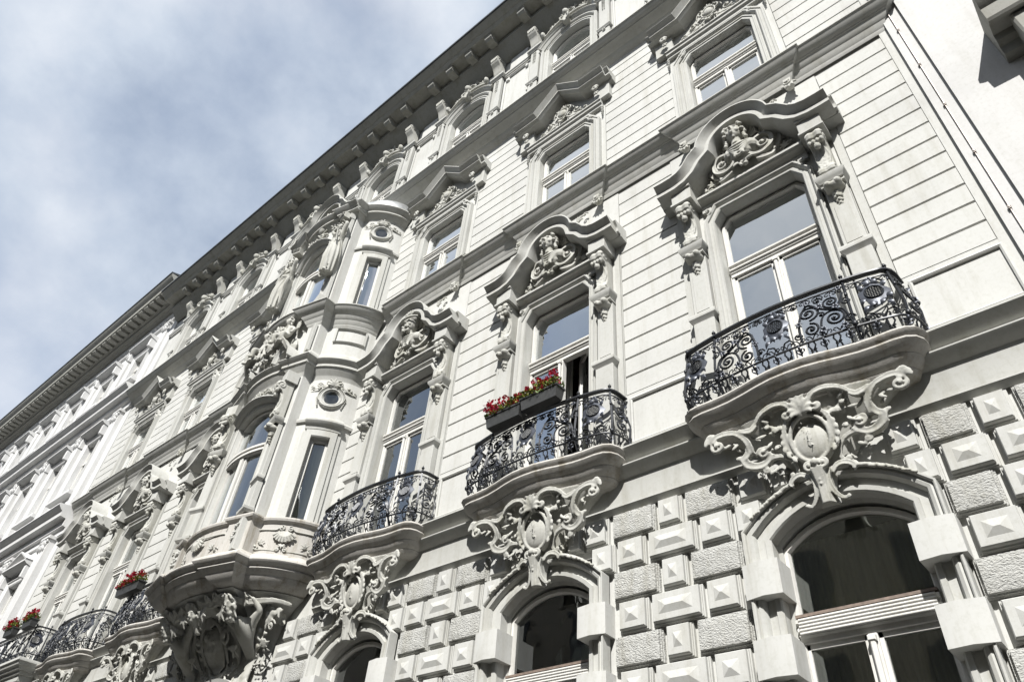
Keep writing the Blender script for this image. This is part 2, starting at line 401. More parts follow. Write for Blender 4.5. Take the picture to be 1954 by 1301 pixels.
# ------------------------------------------------------------------ belt course between rustication and main storey
S2 = [(0, 6.0), (.02, 6.0), (.03, 5.985), (.19, 5.955), (.20, 5.945), (.20, 5.93), (.175, 5.905), (.12, 5.85), (.085, 5.83), (.085, 5.80), (.12, 5.792), (.135, 5.785), (.135, 5.772), (.10, 5.73), (.05, 5.69), (.03, 5.68), (.022, 5.65), (.018, 5.50), (.004, 5.40), (.05, 5.388), (.05, 5.372), (.02, 5.345), (0, 5.32)]
def wallprof(p, extra): return [(d+extra, z) for d, z in p]
for a, b in ((XL, -10.9), (-7.1, XR)):
    mb = MB(); mb.run(a+9, b+9, [(d, z) for d, z in S2]); put('belt_moulding', mb.mesh('belt_moulding', 'trim', 25), -9)
# plinth zone with sunk panels 6.0 - 6.76
spans = []
for i in range(len(order)-1):
    a, b = BX[order[i]]+(1.65 if order[i] == 'D' else 1.08), BX[order[i+1]]-(1.65 if order[i+1] == 'D' else 1.08)
    spans.append((a, b))
spans.append((1.08, XR-.03))
for a, b in spans:
    a += 9; b += 9; mbp = MB()
    mbp.box(a-.03, b+.03, -.034, -.001, 6.0, 6.77)
    mbp.sweep([(a+.03, 6.08), (b-.05, 6.08), (b-.05, 6.70), (a+.03, 6.70)][::-1], [(0, .0), (0, .022), (-.02, .03), (-.035, .02), (-.035, 0)], 'face', closed=True)
    put('plinth_panel', mbp.mesh('plinth_panel', 'wall', 25), -9)

# ------------------------------------------------------------------ string courses
S3 = [(0, 11.06), (.25, 11.05), (.25, 11.032), (.235, 11.025), (.21, 10.98), (.17, 10.93), (.14, 10.912), (.14, 10.902), (.125, 10.895), (.10, 10.84), (.075, 10.805), (.065, 10.795), (.045, 10.74), (.022, 10.705), (.02, 10.69), (0, 10.65)]
def strip3(x0, x1, ress):
    """string course along the wall with breaks forward over the windows"""
    path = [(x0, 0)]
    for r_ in ress: path += [(r_-1.0, 0), (r_-1.0, .045), (r_+1.0, .045), (r_+1.0, 0)]
    path.append((x1, 0))
    return path
mb = MB()
mb.sweep([(XL+9, 0)]+sum([[(BX[k]+9-.79, 0), (BX[k]+9-.79, .045), (BX[k]+9+.79, .045), (BX[k]+9+.79, 0)] for k in 'GFE'], [])+[(-1.9, 0)], S3, 'plan')
put('string_course', mb.mesh('string_course', 'trim', 25), -9)
mb = MB()
mb.sweep([(1.9, 0)]+sum([[(BX[k]+9-.79, 0), (BX[k]+9-.79, .045), (BX[k]+9+.79, .045), (BX[k]+9+.79, 0)] for k in 'CBA'], [])+[(XR+9-.02, 0), (XR+9-.02, -.03)], S3, 'plan')
put('string_course', mb.mesh('string_course', 'trim', 25), -9)
S4 = [(0, 15.0), (.41, 14.98), (.41, 14.955), (.39, 14.945), (.35, 14.88), (.30, 14.845), (.29, 14.842), (.29, 14.822), (.20, 14.78), (.15, 14.735), (.13, 14.728), (.10, 14.685), (.06, 14.645), (.04, 14.635), (0, 14.60)]
mb = MB(); mb.run(XL+9, XR+9, S4); put('string_course', mb.mesh('string_course', 'trim', 25), -9)

# ------------------------------------------------------------------ main eaves cornice
E_ = [(0, 19.1), (.90, 19.07), (.93, 19.05), (.93, 19.03), (.89, 19.0), (.83, 18.93), (.78, 18.89), (.765, 18.885), (.76, 18.865), (.70, 18.80), (.38, 18.80), (.38, 18.64), (.30, 18.56), (.22, 18.47), (.21, 18.46), (.12, 18.38), (.05, 18.32), (0, 18.30)]
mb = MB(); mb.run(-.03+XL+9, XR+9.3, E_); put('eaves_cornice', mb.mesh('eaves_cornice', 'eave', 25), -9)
mb = MB(); mb.run(XL+9-.03, XR+9.3, [(.93, 19.03), (.965, 19.05), (.97, 19.10), (.90, 19.12), (.4, 19.3), (.4, 19.25), (.85, 19.08)]); put('gutter', mb.mesh('gutter', 'gutter', 25), -9)
mb = MB(); mb.strips([[(u, .39, z) if 0 else (u, d, z) for d, z in ((.38, 18.63), (.50, 18.60), (.60, 18.62), (.655, 18.68), (.665, 18.74), (.67, 18.795), (.38, 18.795))] for u in (-.105, .105)], False, True)
mb.box(-.12, .12, .38, .685, 18.765, 18.798)
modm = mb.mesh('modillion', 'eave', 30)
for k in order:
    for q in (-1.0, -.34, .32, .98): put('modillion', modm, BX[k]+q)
# attic frieze: architrave, plates
mb = MB(); mb.run(XL+9, XR+9, [(.0, 17.66), (.05, 17.66), (.06, 17.64), (.06, 17.60), (.04, 17.58), (.03, 17.55), (0, 17.55)]); put('architrave_moulding', mb.mesh('architrave_moulding', 'trim', 25), -9)

# ------------------------------------------------------------------ pieces repeated on every bay
# -- rustic stone blocks
def diamond(L, H):
    mb = MB(); g = .012
    mb.box(g, L-g, -.034, .0, .008, H-.008)
    mb.box(g+.012, L-g-.012, -.002, .014, .016, H-.016)
    i0 = .034; a0, a1, b0, b1 = i0, L-i0, .030, H-.022
    bev = .012; D = .058
    def ring(ins, d): return [(a0+ins, d, b0+ins), (a1-ins, d, b0+ins), (a1-ins, d, b1-ins), (a0+ins, d, b1-ins)]
    rid = max(0, (L-H)*.5)
    rows = [ring(0, .012), ring(0, D-.012), ring(bev*.7, D)]
    mb.strips(rows, True)
    cz = (b0+b1)/2; c = (L/2); hh = (b1-b0)/2; ii = hh*.50
    r = ring(ii, D+.001); mb.strips([ring(bev*.7, D), r], True)
    rid = max(0, (a1-a0)/2-hh)*.8
    top = [(c-rid-.001, D+.024, cz-.004), (c+rid+.001, D+.024, cz-.004)]
    mb.add(r+top, [(0, 1, 5, 4), (1, 2, 5), (2, 3, 4, 5), (3, 0, 4)])
    return mb
def roughb(L, H, seed):
    q = random.Random(seed); mb = MB(); g = .012
    mb.box(g, L-g, -.034, .0, .008, H-.008); mb.box(g+.012, L-g-.012, -.002, .014, .016, H-.016)
    nx, nz = max(8, int(L/.022)), 11; i0 = .034
    rows = []
    for j in range(nz+1):
        row = []
        for i in range(nx+1):
            e = i in (0, nx) or j in (0, nz)
            row.append((lerp(i0, L-i0, i/nx)+(0 if e else q.uniform(-.006, .006)), .012 if e else .048+q.uniform(-.005, .005)-(.008 if i in (1, nx-1) or j in (1, nz-1) else 0), lerp(.03, H-.022, (j+(0 if e else q.uniform(-.25, .25)))/nz)))
        rows.append(row)
    for r_ in rows[1:-1]:
        r_[1] = (r_[0][0]+.003, r_[1][1], r_[1][2]); r_[-2] = (r_[-1][0]-.003, r_[-2][1], r_[-2][2])
    rows[1] = [(a, b, rows[0][0][2]+.003) for a, b, c in rows[1]]; rows[-2] = [(a, b, rows[-1][0][2]-.003) for a, b, c in rows[-2]]
    mb.strips(rows); return mb
_bm = {}
def block(kind, x0, x1, zt):
    L = round(x1-x0, 3); H = .302; v = rnd.randrange(3) if kind == 'r' else 0
    key = (kind, L, v)
    if key not in _bm: _bm[key] = diamond(L, H).mesh('stone_block', 'block', None) if kind == 'd' else roughb(L, H, v+int(L*100)).mesh('rough_stone_block', 'rough', 40)
    put('stone_block' if kind == 'd' else 'rough_stone_block', _bm[key], x0, zt-H)
rowsz = [5.318-.3045*i for i in range(10)]
for i, k in enumerate(order):
    x = BX[k]
    if k == 'A': right = XR
    for r_, zt in enumerate(rowsz):
        typ = r_ % 2
        inner = .50 if zt > 5.1 else (.60 if zt > 4.8 else .80)
        if zt > 5.2: inner = .30
        if k in 'DG' : inner = max(inner, 1.32 if k == 'D' else 1.0)
        # right of this bay up to pier centre x+1.5, mirrored for the left of the next bay
        def cells(side):
            if typ == 0: return [('d', 1.36, 1.50), ('r', .83, 1.345), ('d', .50, .80), ('d', .22, .49)]
            return [('d', 1.235, 1.50), ('d', .885, 1.22), ('d', .52, .87)]
        ncell = []
        if k == 'A':
            cl = [('d', .50, .775), ('r', .79, 1.16), ('d', 1.17, 1.445), ('r', 1.455, 1.95)] if typ == 0 else [('d', .50, .84), ('d', .85, 1.215), ('d', 1.225, 1.58), ('d', 1.59, 1.95)]
            for kk, a, b in cl:
                a2 = max(a, inner-.02)
                if b-a2 > .12: block(kk, x+a2, x+b, zt)
        elif k != 'A':
            nk = order[i+1]
            inn2 = inner if nk not in 'D' else 1.32
            inn1 = inner
            if nk != 'D' and k not in 'DG': inn2 = inn1
            if k in 'DG': inn2 = .30 if zt > 5.2 else (.50 if zt > 5.1 else (.60 if zt > 4.8 else .80))
            c = cells(1); ce = c[0]
            block(ce[0], x+ce[1], x+3-ce[1], zt)
            for kk, a, b in c[1:]:
                a2 = max(a, inn1-.02)
                if b-a2 > .12: block(kk, x+a2, x+b, zt)
                a3 = max(a, inn2-.02)
                if b-a3 > .12: block(kk, x+3-b, x+3-a3, zt)

# -- window frames with glass
def window(x, hw, z0, z1, tz, dd=-.17, head=None, mull=True, gl='glass', curtain='curtain', cham=.0, arch=0, name='window', open_=False, tl=True):
    """outline with chamfered or arched head; frame, panes, transom, mullion, curtain"""
    if arch: top = arc(hw, z1-arch, z1, 12)
    elif cham: top = [(-hw, z1-cham), (-hw+cham*.7, z1), (hw-cham*.7, z1), (hw, z1-cham)]
    else: top = [(-hw, z1), (hw, z1)]
    out = [(-hw, z0)]+top+[(hw, z0)]
    mb = MB(); fwid = .042
    mb.sweep(out, [(0, dd-.05), (0, dd+.02), (-.02, dd+.03), (-fwid, dd+.03), (-fwid-.01, dd), (-fwid-.01, dd-.05)], 'face')
    if tz:
        mb.run(-hw+.02, hw-.02, [(dd-.04, tz+.11), (dd+.05, tz+.11), (dd+.085, tz+.10), (dd+.085, tz+.075), (dd+.06, tz+.065), (dd+.06, tz+.045), (dd+.075, tz+.035), (dd+.075, tz+.015), (dd+.055, tz+.005), (dd+.055, tz-.015), (dd+.04, tz-.03), (dd+.04, tz-.07), (dd-.04, tz-.07)])
    bot = z0
    ztop = (tz-.07) if tz else z1
    if mull:
        mb.run2 = None
        mb.box(-.036, .036, dd-.04, dd+.04, z0, ztop, .006); mb.box(-.02, .02, dd+.045, dd+.075, z0, ztop-.04, .008); mb.box(-.03, .03, dd+.045, dd+.085, ztop-.07, ztop-.03, .006)
    # casement inner frames
    sp = [(-hw+fwid, -.036), (.036, hw-fwid)] if mull else [(-hw+fwid, hw-fwid)]
    for a, b in sp:
        for (p, q, r_, s_) in ((a, a+.03, z0, ztop), (b-.03, b, z0, ztop), (a, b, ztop-.04, ztop-.001), (a, b, z0, z0+.06)):
            if not (open_ and a > 0): mb.box(p, q, dd-.03, dd+.012, r_, s_)
    fr = put(name, mb.mesh('window', 'wood', 30), x)
    # glass
    g = MB(); up_ = [(-hw+.03, (tz+.05) if tz else z0)]+[(u*.97, z-.03) for u, z in top]+[(hw-.03, (tz+.05) if tz else z0)]
    if tz:
        g.poly(up_, dd-.02, dd-.016); o = obj('pane', g.mesh('pane', gl, None), fr)
    panes = sp
    for a, b in panes:
        if not tz and not mull:
            g = MB(); g.poly(up_, dd-.02, dd-.016); obj('pane', g.mesh('pane', gl, None), fr); break
        if open_ and a > 0: continue
        g = MB(); tl_ = rnd.uniform(-.004, .004); g.box(a+.03, b-.03, dd-.012, dd-.008, z0+.04, ztop-.03)
        g.v = [(u, d+tl_*(u-a)*3, z) for u, d, z in g.v]
        obj('pane', g.mesh('pane', gl, None), fr)
    if curtain:
        c = MB(); n = 44
        zt = z1-.03; rows = [[], []]
        q = random.Random(int(x*10)+int(z0*7))
        gap = q.choice([0, .12, .22]) if not open_ else .06
        for sgn in (-1, 1):
            rows = [[], [], []]
            for i in range(n+1):
                u = sgn*lerp(hw+.05, gap, i/n); fold = .018*math.sin(i*1.7+q.uniform(-.4, .4))
                rows[0].append((u, dd-.30+fold*.5, zt)); rows[1].append((u+q.uniform(-.004, .004), dd-.30+fold, (zt+z0)/2)); rows[2].append((u+sgn*(.10 if gap else 0), dd-.30+fold*1.3, z0))
            c.strips(rows)
        obj('curtain', c.mesh('curtain', curtain, 60), fr)
    # dark room shell behind the opening
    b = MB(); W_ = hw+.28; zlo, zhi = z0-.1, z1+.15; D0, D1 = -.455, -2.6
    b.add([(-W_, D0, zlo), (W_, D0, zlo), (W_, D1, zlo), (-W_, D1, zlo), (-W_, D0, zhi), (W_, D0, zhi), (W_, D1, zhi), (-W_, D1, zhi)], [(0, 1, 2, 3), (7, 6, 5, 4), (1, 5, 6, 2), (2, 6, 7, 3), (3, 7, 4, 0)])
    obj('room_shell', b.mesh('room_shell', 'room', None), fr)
    return fr

# ground-floor arched window surround
def gsurround():
    mb = MB()
    ar = arc(.565, 4.60, 4.84, 14)
    path = [(-.565, 2.0)]+ar+[(.565, 2.0)]
    mb.sweep(path, [(-.03, -.30), (-.03, -.10), (.0, -.08), (.0, .03), (.012, .045), (.05, .05), (.055, .03), (.12, .03), (.125, .06), (.14, .085), (.165, .095), (.185, .085), (.19, .11), (.20, .12), (.215, .12), (.215, .0)], 'face')
    return mb
gs = gsurround().mesh('window_surround', 'trim', 28)
def gibbs():
    mb = MB(); a, b, d, h = .505, .815, .135, .29
    m_ = (a+b)/2+.0
    pl = [(a, -.12), (a, d), (m_, d+.022), (b, d-.01), (b, -.03)]
    mb.strips([[(u, dd, 0) for u, dd in pl], [(u, dd, h) for u, dd in pl]], False, True); return mb
gb = gibbs().mesh('surround_block', 'wall', 20)
# keystone with scrolls
def keystone():
    mb = MB()
    P = [(-.10, 4.72), (-.085, 4.86), (-.12, 4.96), (.12, 4.96), (.085, 4.86), (.10, 4.72)]
    mb.strips([[(-.085, .08, 4.72), (-.03, .20, 4.70), (.03, .20, 4.70), (.085, .08, 4.72)], [(-.075, .08, 4.85), (-.03, .22, 4.85), (.03, .22, 4.85), (.075, .08, 4.85)], [(-.11, .08, 4.99), (-.045, .27, 5.0), (.045, .27, 5.0), (.11, .08, 4.99)]], True, True)
    for s_ in (-1, 1):
        band(mb, [(s_*.075, 4.99, .20), (s_*.055, 4.90, .19), (s_*.07, 4.80, .17), (s_*.115, 4.735, .15), (s_*.165, 4.725, .14)], 0, .022, .02, .014)
        band(mb, [(s_*.09, 4.96, .17), (s_*.15, 5.015, .17), (s_*.22, 5.02, .15), (s_*.265, 4.985, .14), (s_*.25, 4.955, .14)], 0, .02, .026, .016)
        volute(mb, s_*.055, 5.035, .24, .05, 1.3, -PI/2, s_, .3)
        volute(mb, s_*.165, 4.735, .15, .022, 1.2, PI, s_, .35)
        q = random.Random(3)
        for i in range(19):
            t = i/18; u = lerp(.27, .66, t); z = lerp(5.0, 4.80, t**1.35)
            mb.ell((s_*u, .125, z-.012+q.uniform(-.006, .012)), (.020*(1.25-t*.5), .018, .016*(1.2-t*.4)), 7, 5)
            if i % 2 == 0: leaf(mb, s_*u, z-.016, .12, PI/2-s_*1.35, .040, .014, .5*s_, .1)
    for i in range(5): mb.ell((0, .225+.006*i, 4.86+.035*i), (.012+.002*i, .012, .014), 6, 4)
    mb.ell((0, .27, 5.04), (.035, .03, .035), 8, 6)
    spray(mb, 0, 5.03, .24, PI/2, .07, .016, 5, 2.2)
    return bake(mb, 'keystone_scroll', 'orn', .007, 2)
ks = keystone()

# -- balcony: slab, console sculpture, railing
def slabplan():
    h = [(1.10, 0), (1.118, .17), (1.11, .27), (1.07, .345), (1.0, .39), (.90, .405), (.76, .405), (.62, .415), (.45, .445), (.30, .48), (.15, .505), (0, .51)]
    return [(-u, d) for u, d in h]+[(u, d) for u, d in h[::-1][1:]]
def slab(plan, name='balcony_slab'):
    mb = MB()
    prof = [(-.30, 5.95), (-.05, 5.945), (-.012, 5.935), (0, 5.91), (-.012, 5.883), (-.038, 5.862), (-.042, 5.857), (-.028, 5.852), (-.026, 5.834), (-.05, 5.80), (-.085, 5.765), (-.10, 5.757), (-.10, 5.748), (-.12, 5.715), (-.15, 5.68), (-.165, 5.672), (-.165, 5.66), (-.19, 5.625), (-.30, 5.60)]
    rows = []
    n = len(plan)
    # shrink towards the wall so that the inner rings stay valid
    cen = (sum(p[0] for p in plan)/n, .0)
    for o, z in prof:
        row = []
        for (u, d) in plan:
            fu = max(.0, 1+o/1.1); row.append((cen[0]+(u-cen[0])*fu, max(-.03, d+o*(min(1, d/.3) if d < .3 else 1)), z))
        rows.append(row)
    mb.strips(rows, False)
    top = [(p[0], p[1], 5.951) for p in rows[0]]
    mb.add(rows[0], [tuple(range(n))]); mb.add(rows[-1], [tuple(range(n-1, -1, -1))])
    return mb
slabm = slab(slabplan()).mesh('balcony_slab', 'sill', 30)

def console():
    mb = MB()
    # swelling corbel body behind the scrolls
    rings = []
    for z, hw, d in ((5.66, .82, .36), (5.58, .72, .32), (5.48, .58, .26), (5.38, .46, .20), (5.26, .34, .15), (5.14, .26, .11), (5.03, .20, .08), (4.97, .16, .06)):
        rings.append([(hw*math.sin(a), -.02+(d+.02)*math.cos(a)**.6 if math.cos(a) > 1e-6 else -.02, z) for a in [(-PI/2)+PI*i/12 for i in range(13)]])
    mb.strips(rings, True, True)
    h = MB(); FAT[0] = .90
    D = lambda z: .14+.24*max(0, min(1, (z-5.0)/.6))
    # outer S scroll with end volute
    band(h, [(.53, 5.335, .25), (.525, 5.41, .29), (.56, 5.49, .32), (.62, 5.545, .34), (.70, 5.565, .35), (.79, 5.565, .35), (.85, 5.53, .34)], 0, .034, .030, .036, 1.4)
    volute(h, .80, 5.475, .33, .072, 1.4, .9, -1, .30, .5)
    for t in range(3): leaf(h, .80+.02*t, 5.56, .33, .9-.5*t, .12, .03, -.8, .3)
    # leafy crest
    band(h, [(.42, 5.56, .34), (.47, 5.52, .34), (.53, 5.535, .34), (.585, 5.565, .35)], 0, .028, .034, .012, 1.3)
    # big lower volute
    band(h, [(.535, 5.42, .28), (.56, 5.34, .26), (.60, 5.30, .25), (.57, 5.24, .23), (.49, 5.215, .21), (.41, 5.235, .21), (.35, 5.29, .23)], 0, .026, .044, .028, 1.4)
    volute(h, .415, 5.315, .23, .068, 1.7, PI, -1, .24, .5)
    leaf(h, .60, 5.40, .24, .4, .09, .025); leaf(h, .59, 5.33, .24, -.2, .10, .028); leaf(h, .56, 5.27, .22, -.7, .09, .025)
    # upper C scroll hugging the oval
    band(h, [(.08, 5.53, .33), (.085, 5.60, .36), (.14, 5.655, .38), (.24, 5.665, .38), (.35, 5.63, .37), (.43, 5.56, .34)], 0, .026, .032, .020, 1.5)
    volute(h, .135, 5.545, .34, .052, 1.4, 2.6, 1, .30, .5)
    # feathered frame of the oval
    for i in range(7):
        t = i/6; a = lerp(1.15, -.55, t); leaf(h, .0+.205*math.cos(a), 5.31+.20*math.sin(a), .27-.05*t, a-.9, .10, .024, -.5, .35)
    band(h, [(.10, 5.53, .32), (.17, 5.48, .31), (.20, 5.38, .28), (.185, 5.26, .24), (.12, 5.15, .20), (.05, 5.10, .18)], 0, .018, .026, .02, 1.3)
    # lower C scroll ends
    band(h, [(.45, 5.165, .20), (.44, 5.215, .21), (.36, 5.25, .22), (.26, 5.235, .21), (.20, 5.17, .19), (.185, 5.09, .17), (.22, 5.045, .16)], 0, .030, .022, .018, 1.4)
    volute(h, .43, 5.165, .20, .042, 1.3, 1.2, -1, .34, .5); volute(h, .235, 5.075, .16, .030, 1.2, -2, 1, .34, .5)
    clump(h, .33, 5.12, .10, .09, .05, 14, .014, 4); clump(h, .28, 5.50, .25, .10, .04, 10, .022, 5)
    rosette(h, .27, 5.48, .27, .04, 5)
    for u_, z_, d_, a_ in ((.36, 5.47, .27, -.6), (.42, 5.44, .25, .3), (.33, 5.40, .24, -1.2), (.30, 5.56, .31, .2), (.27, 5.60, .33, 1.4), (.50, 5.30, .22, 2.0), (.34, 5.18, .17, -1.0), (.62, 5.48, .28, -1.2), (.68, 5.50, .28, -.9)): leaf(h, u_, z_, d_, a_, .115, .020, .4, .3)
    volute(h, .34, 5.52, .30, .040, 1.3, 0, 1, .26); volute(h, .30, 5.33, .22, .034, 1.2, PI, -1, .28); volute(h, .66, 5.47, .29, .030, 1.2, 0, 1, .28)
    leaf(h, .23, 5.03, .13, -1.8, .10, .022); leaf(h, .26, 5.05, .13, -1.2, .08, .02)
    h.mirror(); mb.copyinto(h)
    # oval boss and its rim
    mb.ell((0, .215, 5.295), (.160, .070, .180), 22, 14)
    ring = [(.165*math.cos(a), 5.30+.205*math.sin(a)) for a in [2*PI*i/28 for i in range(29)]]
    mb.tube([(u, .22+.22*(z-5.1), z) for u, z in ring], .019, 6, 1.3)
    # flower sprig on the oval
    band(mb, [(-.03, 5.40, .305), (.0, 5.34, .315), (-.01, 5.27, .315), (.015, 5.20, .295)], 0, .006)
    for u_, z_, a_ in ((-.03, 5.39, 2.6), (-.01, 5.37, .5), (.0, 5.33, 2.9), (-.005, 5.30, .1), (-.01, 5.27, -2.6), (.0, 5.25, -.4), (.01, 5.22, -2.2), (-.03, 5.41, 1.5)): leaf(mb, u_, z_, .31, a_, .05, .008, .3, .1)
    rosette(mb, -.008, 5.345, .268, .034, 6)
    # shell crest above
    spray(mb, 0, 5.52, .33, PI/2, .17, .028, 7, 2.5, .9, .35)
    spray(mb, 0, 5.60, .36, PI/2, .13, .026, 5, 1.8, .8, .3)
    mb.ell((0, .38, 5.74), (.05, .04, .05), 8, 6)
    FAT[0] = 1.0
    mb.v = [(u, d*(.86 if z > 5.3 else .86-.08*(5.3-z)/.3), z) for u, d, z in mb.v]
    return bake(mb, 'balcony_console', 'orn', .0085, 2)
consm = console()

class Rail:
    """maps (s along plan, h height) onto the bellied railing surface"""
    def __init__(s, plan, z0, z1, belly=.085):
        s.P = plan; s.z0 = z0; s.z1 = z1; s.b = belly
        s.L = [0]
        for a, b in zip(plan, plan[1:]): s.L.append(s.L[-1]+math.hypot(b[0]-a[0], b[1]-a[1]))
        s.len = s.L[-1]
    def at(s, t, h, off=0):
        t = max(0, min(s.len-1e-6, t)); i = 0
        while s.L[i+1] < t: i += 1
        f = (t-s.L[i])/(s.L[i+1]-s.L[i]); a, b = s.P[i], s.P[i+1]
        def nrm(j):
            j0 = max(0, j-1); j1 = min(len(s.P)-1, j+1); tx, ty = s.P[j1][0]-s.P[j0][0], s.P[j1][1]-s.P[j0][1]; L = math.hypot(tx, ty); return (-ty/L, tx/L)
        n0, n1 = nrm(i), nrm(i+1); nx, ny = lerp(n0[0], n1[0], f), lerp(n0[1], n1[1], f)
        bl = s.b*(math.sin(PI*min(1, max(0, h))**.62)**1.3 if 0 < h < 1 else 0)+off-.02*(1-h)
        if s.b == 0: bl = off
        return (lerp(a[0], b[0], f)+nx*bl, lerp(a[1], b[1], f)+ny*bl, lerp(s.z0, s.z1, h))
def railing(plan, z0, z1, belly=.085, seed=0):
    Rl = Rail(plan, z0, z1, belly); H = z1-z0; L = Rl.len
    fr, sc_, lf, sh, fn = MB(), MB(), MB(), MB(), MB()
    def cur(mb, pts, r, n=4, dep=1.0, off=0): mb.tube([Rl.at(t, h/H, off) for t, h in pts], r*1.5, n, dep)
    def lin(mb, h, r, n=60, off=0, dep=1): cur(mb, [(L*i/n, h) for i in range(n+1)], r, 6, dep, off)
    # top rail: flat handrail above a thin bar
    mbp = [Rl.at(L*i/60, 1.0) for i in range(61)]
    fr.sweep([(p[0], p[1]) for p in mbp], [(-.028, z1-.004), (-.028, z1+.014), (-.012, z1+.024), (.012, z1+.024), (.028, z1+.014), (.028, z1-.004), (-.028, z1-.004)], 'plan')
    lin(fr, H*.915, .0055); lin(fr, H*.18, .008); lin(fr, H*.02, .007)
    def spir(mb, ct, ch, r, turns, a0, dr, w=.0075, lead=None):
        sp = spiral(ct, ch, r, turns, a0, dr, rin=.18)
        if lead: sp = lead+sp
        cur(mb, sp, w)
        p = Rl.at(ct, ch/H, .004); mb.ell(p, (.013, .013, .013), 6, 4)
    def post(t):
        cur(fr, [(t, 0), (t, H*.18), (t, H*.4), (t, H*.7), (t, H)], .0095)
        x_, y_, z_ = Rl.at(t, 1); fn.ell((x_, y_, z1+.035), (.012, .012, .016), 8, 5); fn.ell((x_, y_, z1+.062), (.021, .021, .020), 8, 6); fn.ell((x_, y_, z1+.086), (.008, .008, .012), 6, 4)
        p = Rl.at(t, .22); fn.ell(p, (.026, .026, .034), 8, 6); p = Rl.at(t, .72, .01); fn.ell(p, (.018, .018, .026), 8, 6)
    def petal(t, h, a, l, w, off=.012):
        lf.tube([Rl.at(t+math.cos(a)*l*k/4, (h+math.sin(a)*l*k/4)/H, off+.018*math.sin(k/4*PI)) for k in range(5)], [w*.4, w, w*.9, w*.6, w*.1], 4, .35)
    def bunch(t, h, r, n=6, w=.014, a0=.3):
        for i in range(n): petal(t, h, a0+2*PI*i/n, r, w)
    # small foot ornaments between the two lower bars
    n = int(L/.105)
    for i in range(n):
        t = L*(i+.5)/n; b = .02*H; tp = .175*H
        if i % 2:
            for s_ in (-1, 1):
                cur(sc_, [(t, b), (t, tp*.55), (t+s_*.018, tp*.8), (t+s_*.034, tp*.72), (t+s_*.03, tp*.55)], .0045)
                petal(t, b+.025, PI/2+s_*.9, .05, .009); petal(t, b+.055, PI/2+s_*.9, .045, .008)
            petal(t, tp*.6, PI/2, .05, .010)
        else:
            for s_ in (-1, 1):
                cur(sc_, [(t+s_*.026, b), (t+s_*.012, tp*.5), (t+s_*.03, tp*.75), (t+s_*.02, tp)], .0055)
                cur(sc_, spiral(t+s_*.012, tp*.45, .016, 1.1, 0, s_), .004)
    # shield panels with pierced oval: corners and centre
    def shield(t, hw_, mat_):
        ch = H*.60; ro, ri = (.112, .150), (.066, .076); N = 26
        rows = [[], []]
        for i in range(N+1):
            a = 2*PI*i/N; wob = 1+.10*math.cos(4*a+.4)+.05*math.cos(9*a)
            rows[0].append(Rl.at(t+ri[0]*math.cos(a), (ch+ri[1]*math.sin(a))/H, .022)); rows[1].append(Rl.at(t+ro[0]*wob*math.cos(a), (ch+ro[1]*wob*math.sin(a))/H, .008))
        mat_.strips(rows); mat_.strips([[ (p[0]*.998, p[1]-.004, p[2]) for p in rows[0]], [(p[0]*.998, p[1]-.004, p[2]) for p in rows[1]]])
        cur(sc_, [(t+ri[0]*1.05*math.cos(2*PI*i/20), ch+ri[1]*1.05*math.sin(2*PI*i/20)) for i in range(21)], .006, off=.024)
        for q in range(-3, 4):
            c_ = q/3.6; hl = math.sqrt(1-c_*c_)
            cur(fr, [(t+ri[0]*c_, ch-ri[1]*hl), (t+ri[0]*c_, ch), (t+ri[0]*c_, ch+ri[1]*hl)], .0042, off=.016)
            cur(fr, [(t-ri[0]*hl, ch+ri[1]*c_), (t, ch+ri[1]*c_), (t+ri[0]*hl, ch+ri[1]*c_)], .0042, off=.016)
        for a in (.5, 1.1, PI-.5, PI-1.1, -.4, -1.0, PI+.4, PI+1.0, PI/2, -PI/2): petal(t+.095*math.cos(a), ch+.13*math.sin(a), a+(.9 if math.cos(a)*math.sin(a) > 0 else -.9), .085, .024)
        for s_ in (-1, 1):
            cur(sc_, [(t+s_*.02, H*.90), (t+s_*.07, H*.86), (t+s_*.10, H*.80), (t+s_*.075, H*.77), (t+s_*.055, H*.80)], .0065)
            cur(sc_, [(t+s_*.02, H*.19), (t+s_*.05, H*.28), (t+s_*.10, H*.30), (t+s_*.125, H*.25), (t+s_*.10, H*.22)], .0065)
            petal(t+s_*.07, H*.40, -PI/2+s_*.5, .09, .020)
        bunch(t, H*.86, .035, 5)
    n2 = int(L/.115)
    for i in range(n2):
        t = L*(i+.5)/n2
        for s_ in (-1, 1):
            cur(sc_, [(t+s_*.004, H*.905), (t+s_*.022, H*.885), (t+s_*.046, H*.865), (t+s_*.048, H*.835), (t+s_*.028, H*.825), (t+s_*.020, H*.845)], .0045)
            cur(sc_, [(t, H*.20), (t+s_*.020, H*.245), (t+s_*.045, H*.25), (t+s_*.052, H*.225), (t+s_*.035, H*.21)], .0045)
        cur(sc_, [(t, H*.905), (t, H*.86)], .0045)
        if i % 2: petal(t, H*.83, -PI/2, .05, .010)
    side = .27; fs = side; fe = L-side; mid = L/2
    for t, h in ((side*.93, 0), (L-side*.93, 0)): post(t)
    for t in (side+.36, L-side-.36): post(t)
    for s_, t in ((1, .14), (-1, L-.14)):
        spir(sc_, t, H*.62, .085, 1.6, -PI/2, s_); spir(sc_, t+s_*.01, H*.35, .07, 1.5, PI/2, -s_); spir(sc_, t, H*.83, .035, 1.2, 0, s_, .006)
        bunch(t, H*.48, .05, 5); cur(sc_, [(t-s_*.10, H*.2), (t-s_*.12, H*.45), (t-s_*.08, H*.6)], .0075); petal(t-s_*.05, H*.74, 1.2, .07, .015)
    for t in (side+.15, L-side-.15, mid): shield(t, .1, sh)
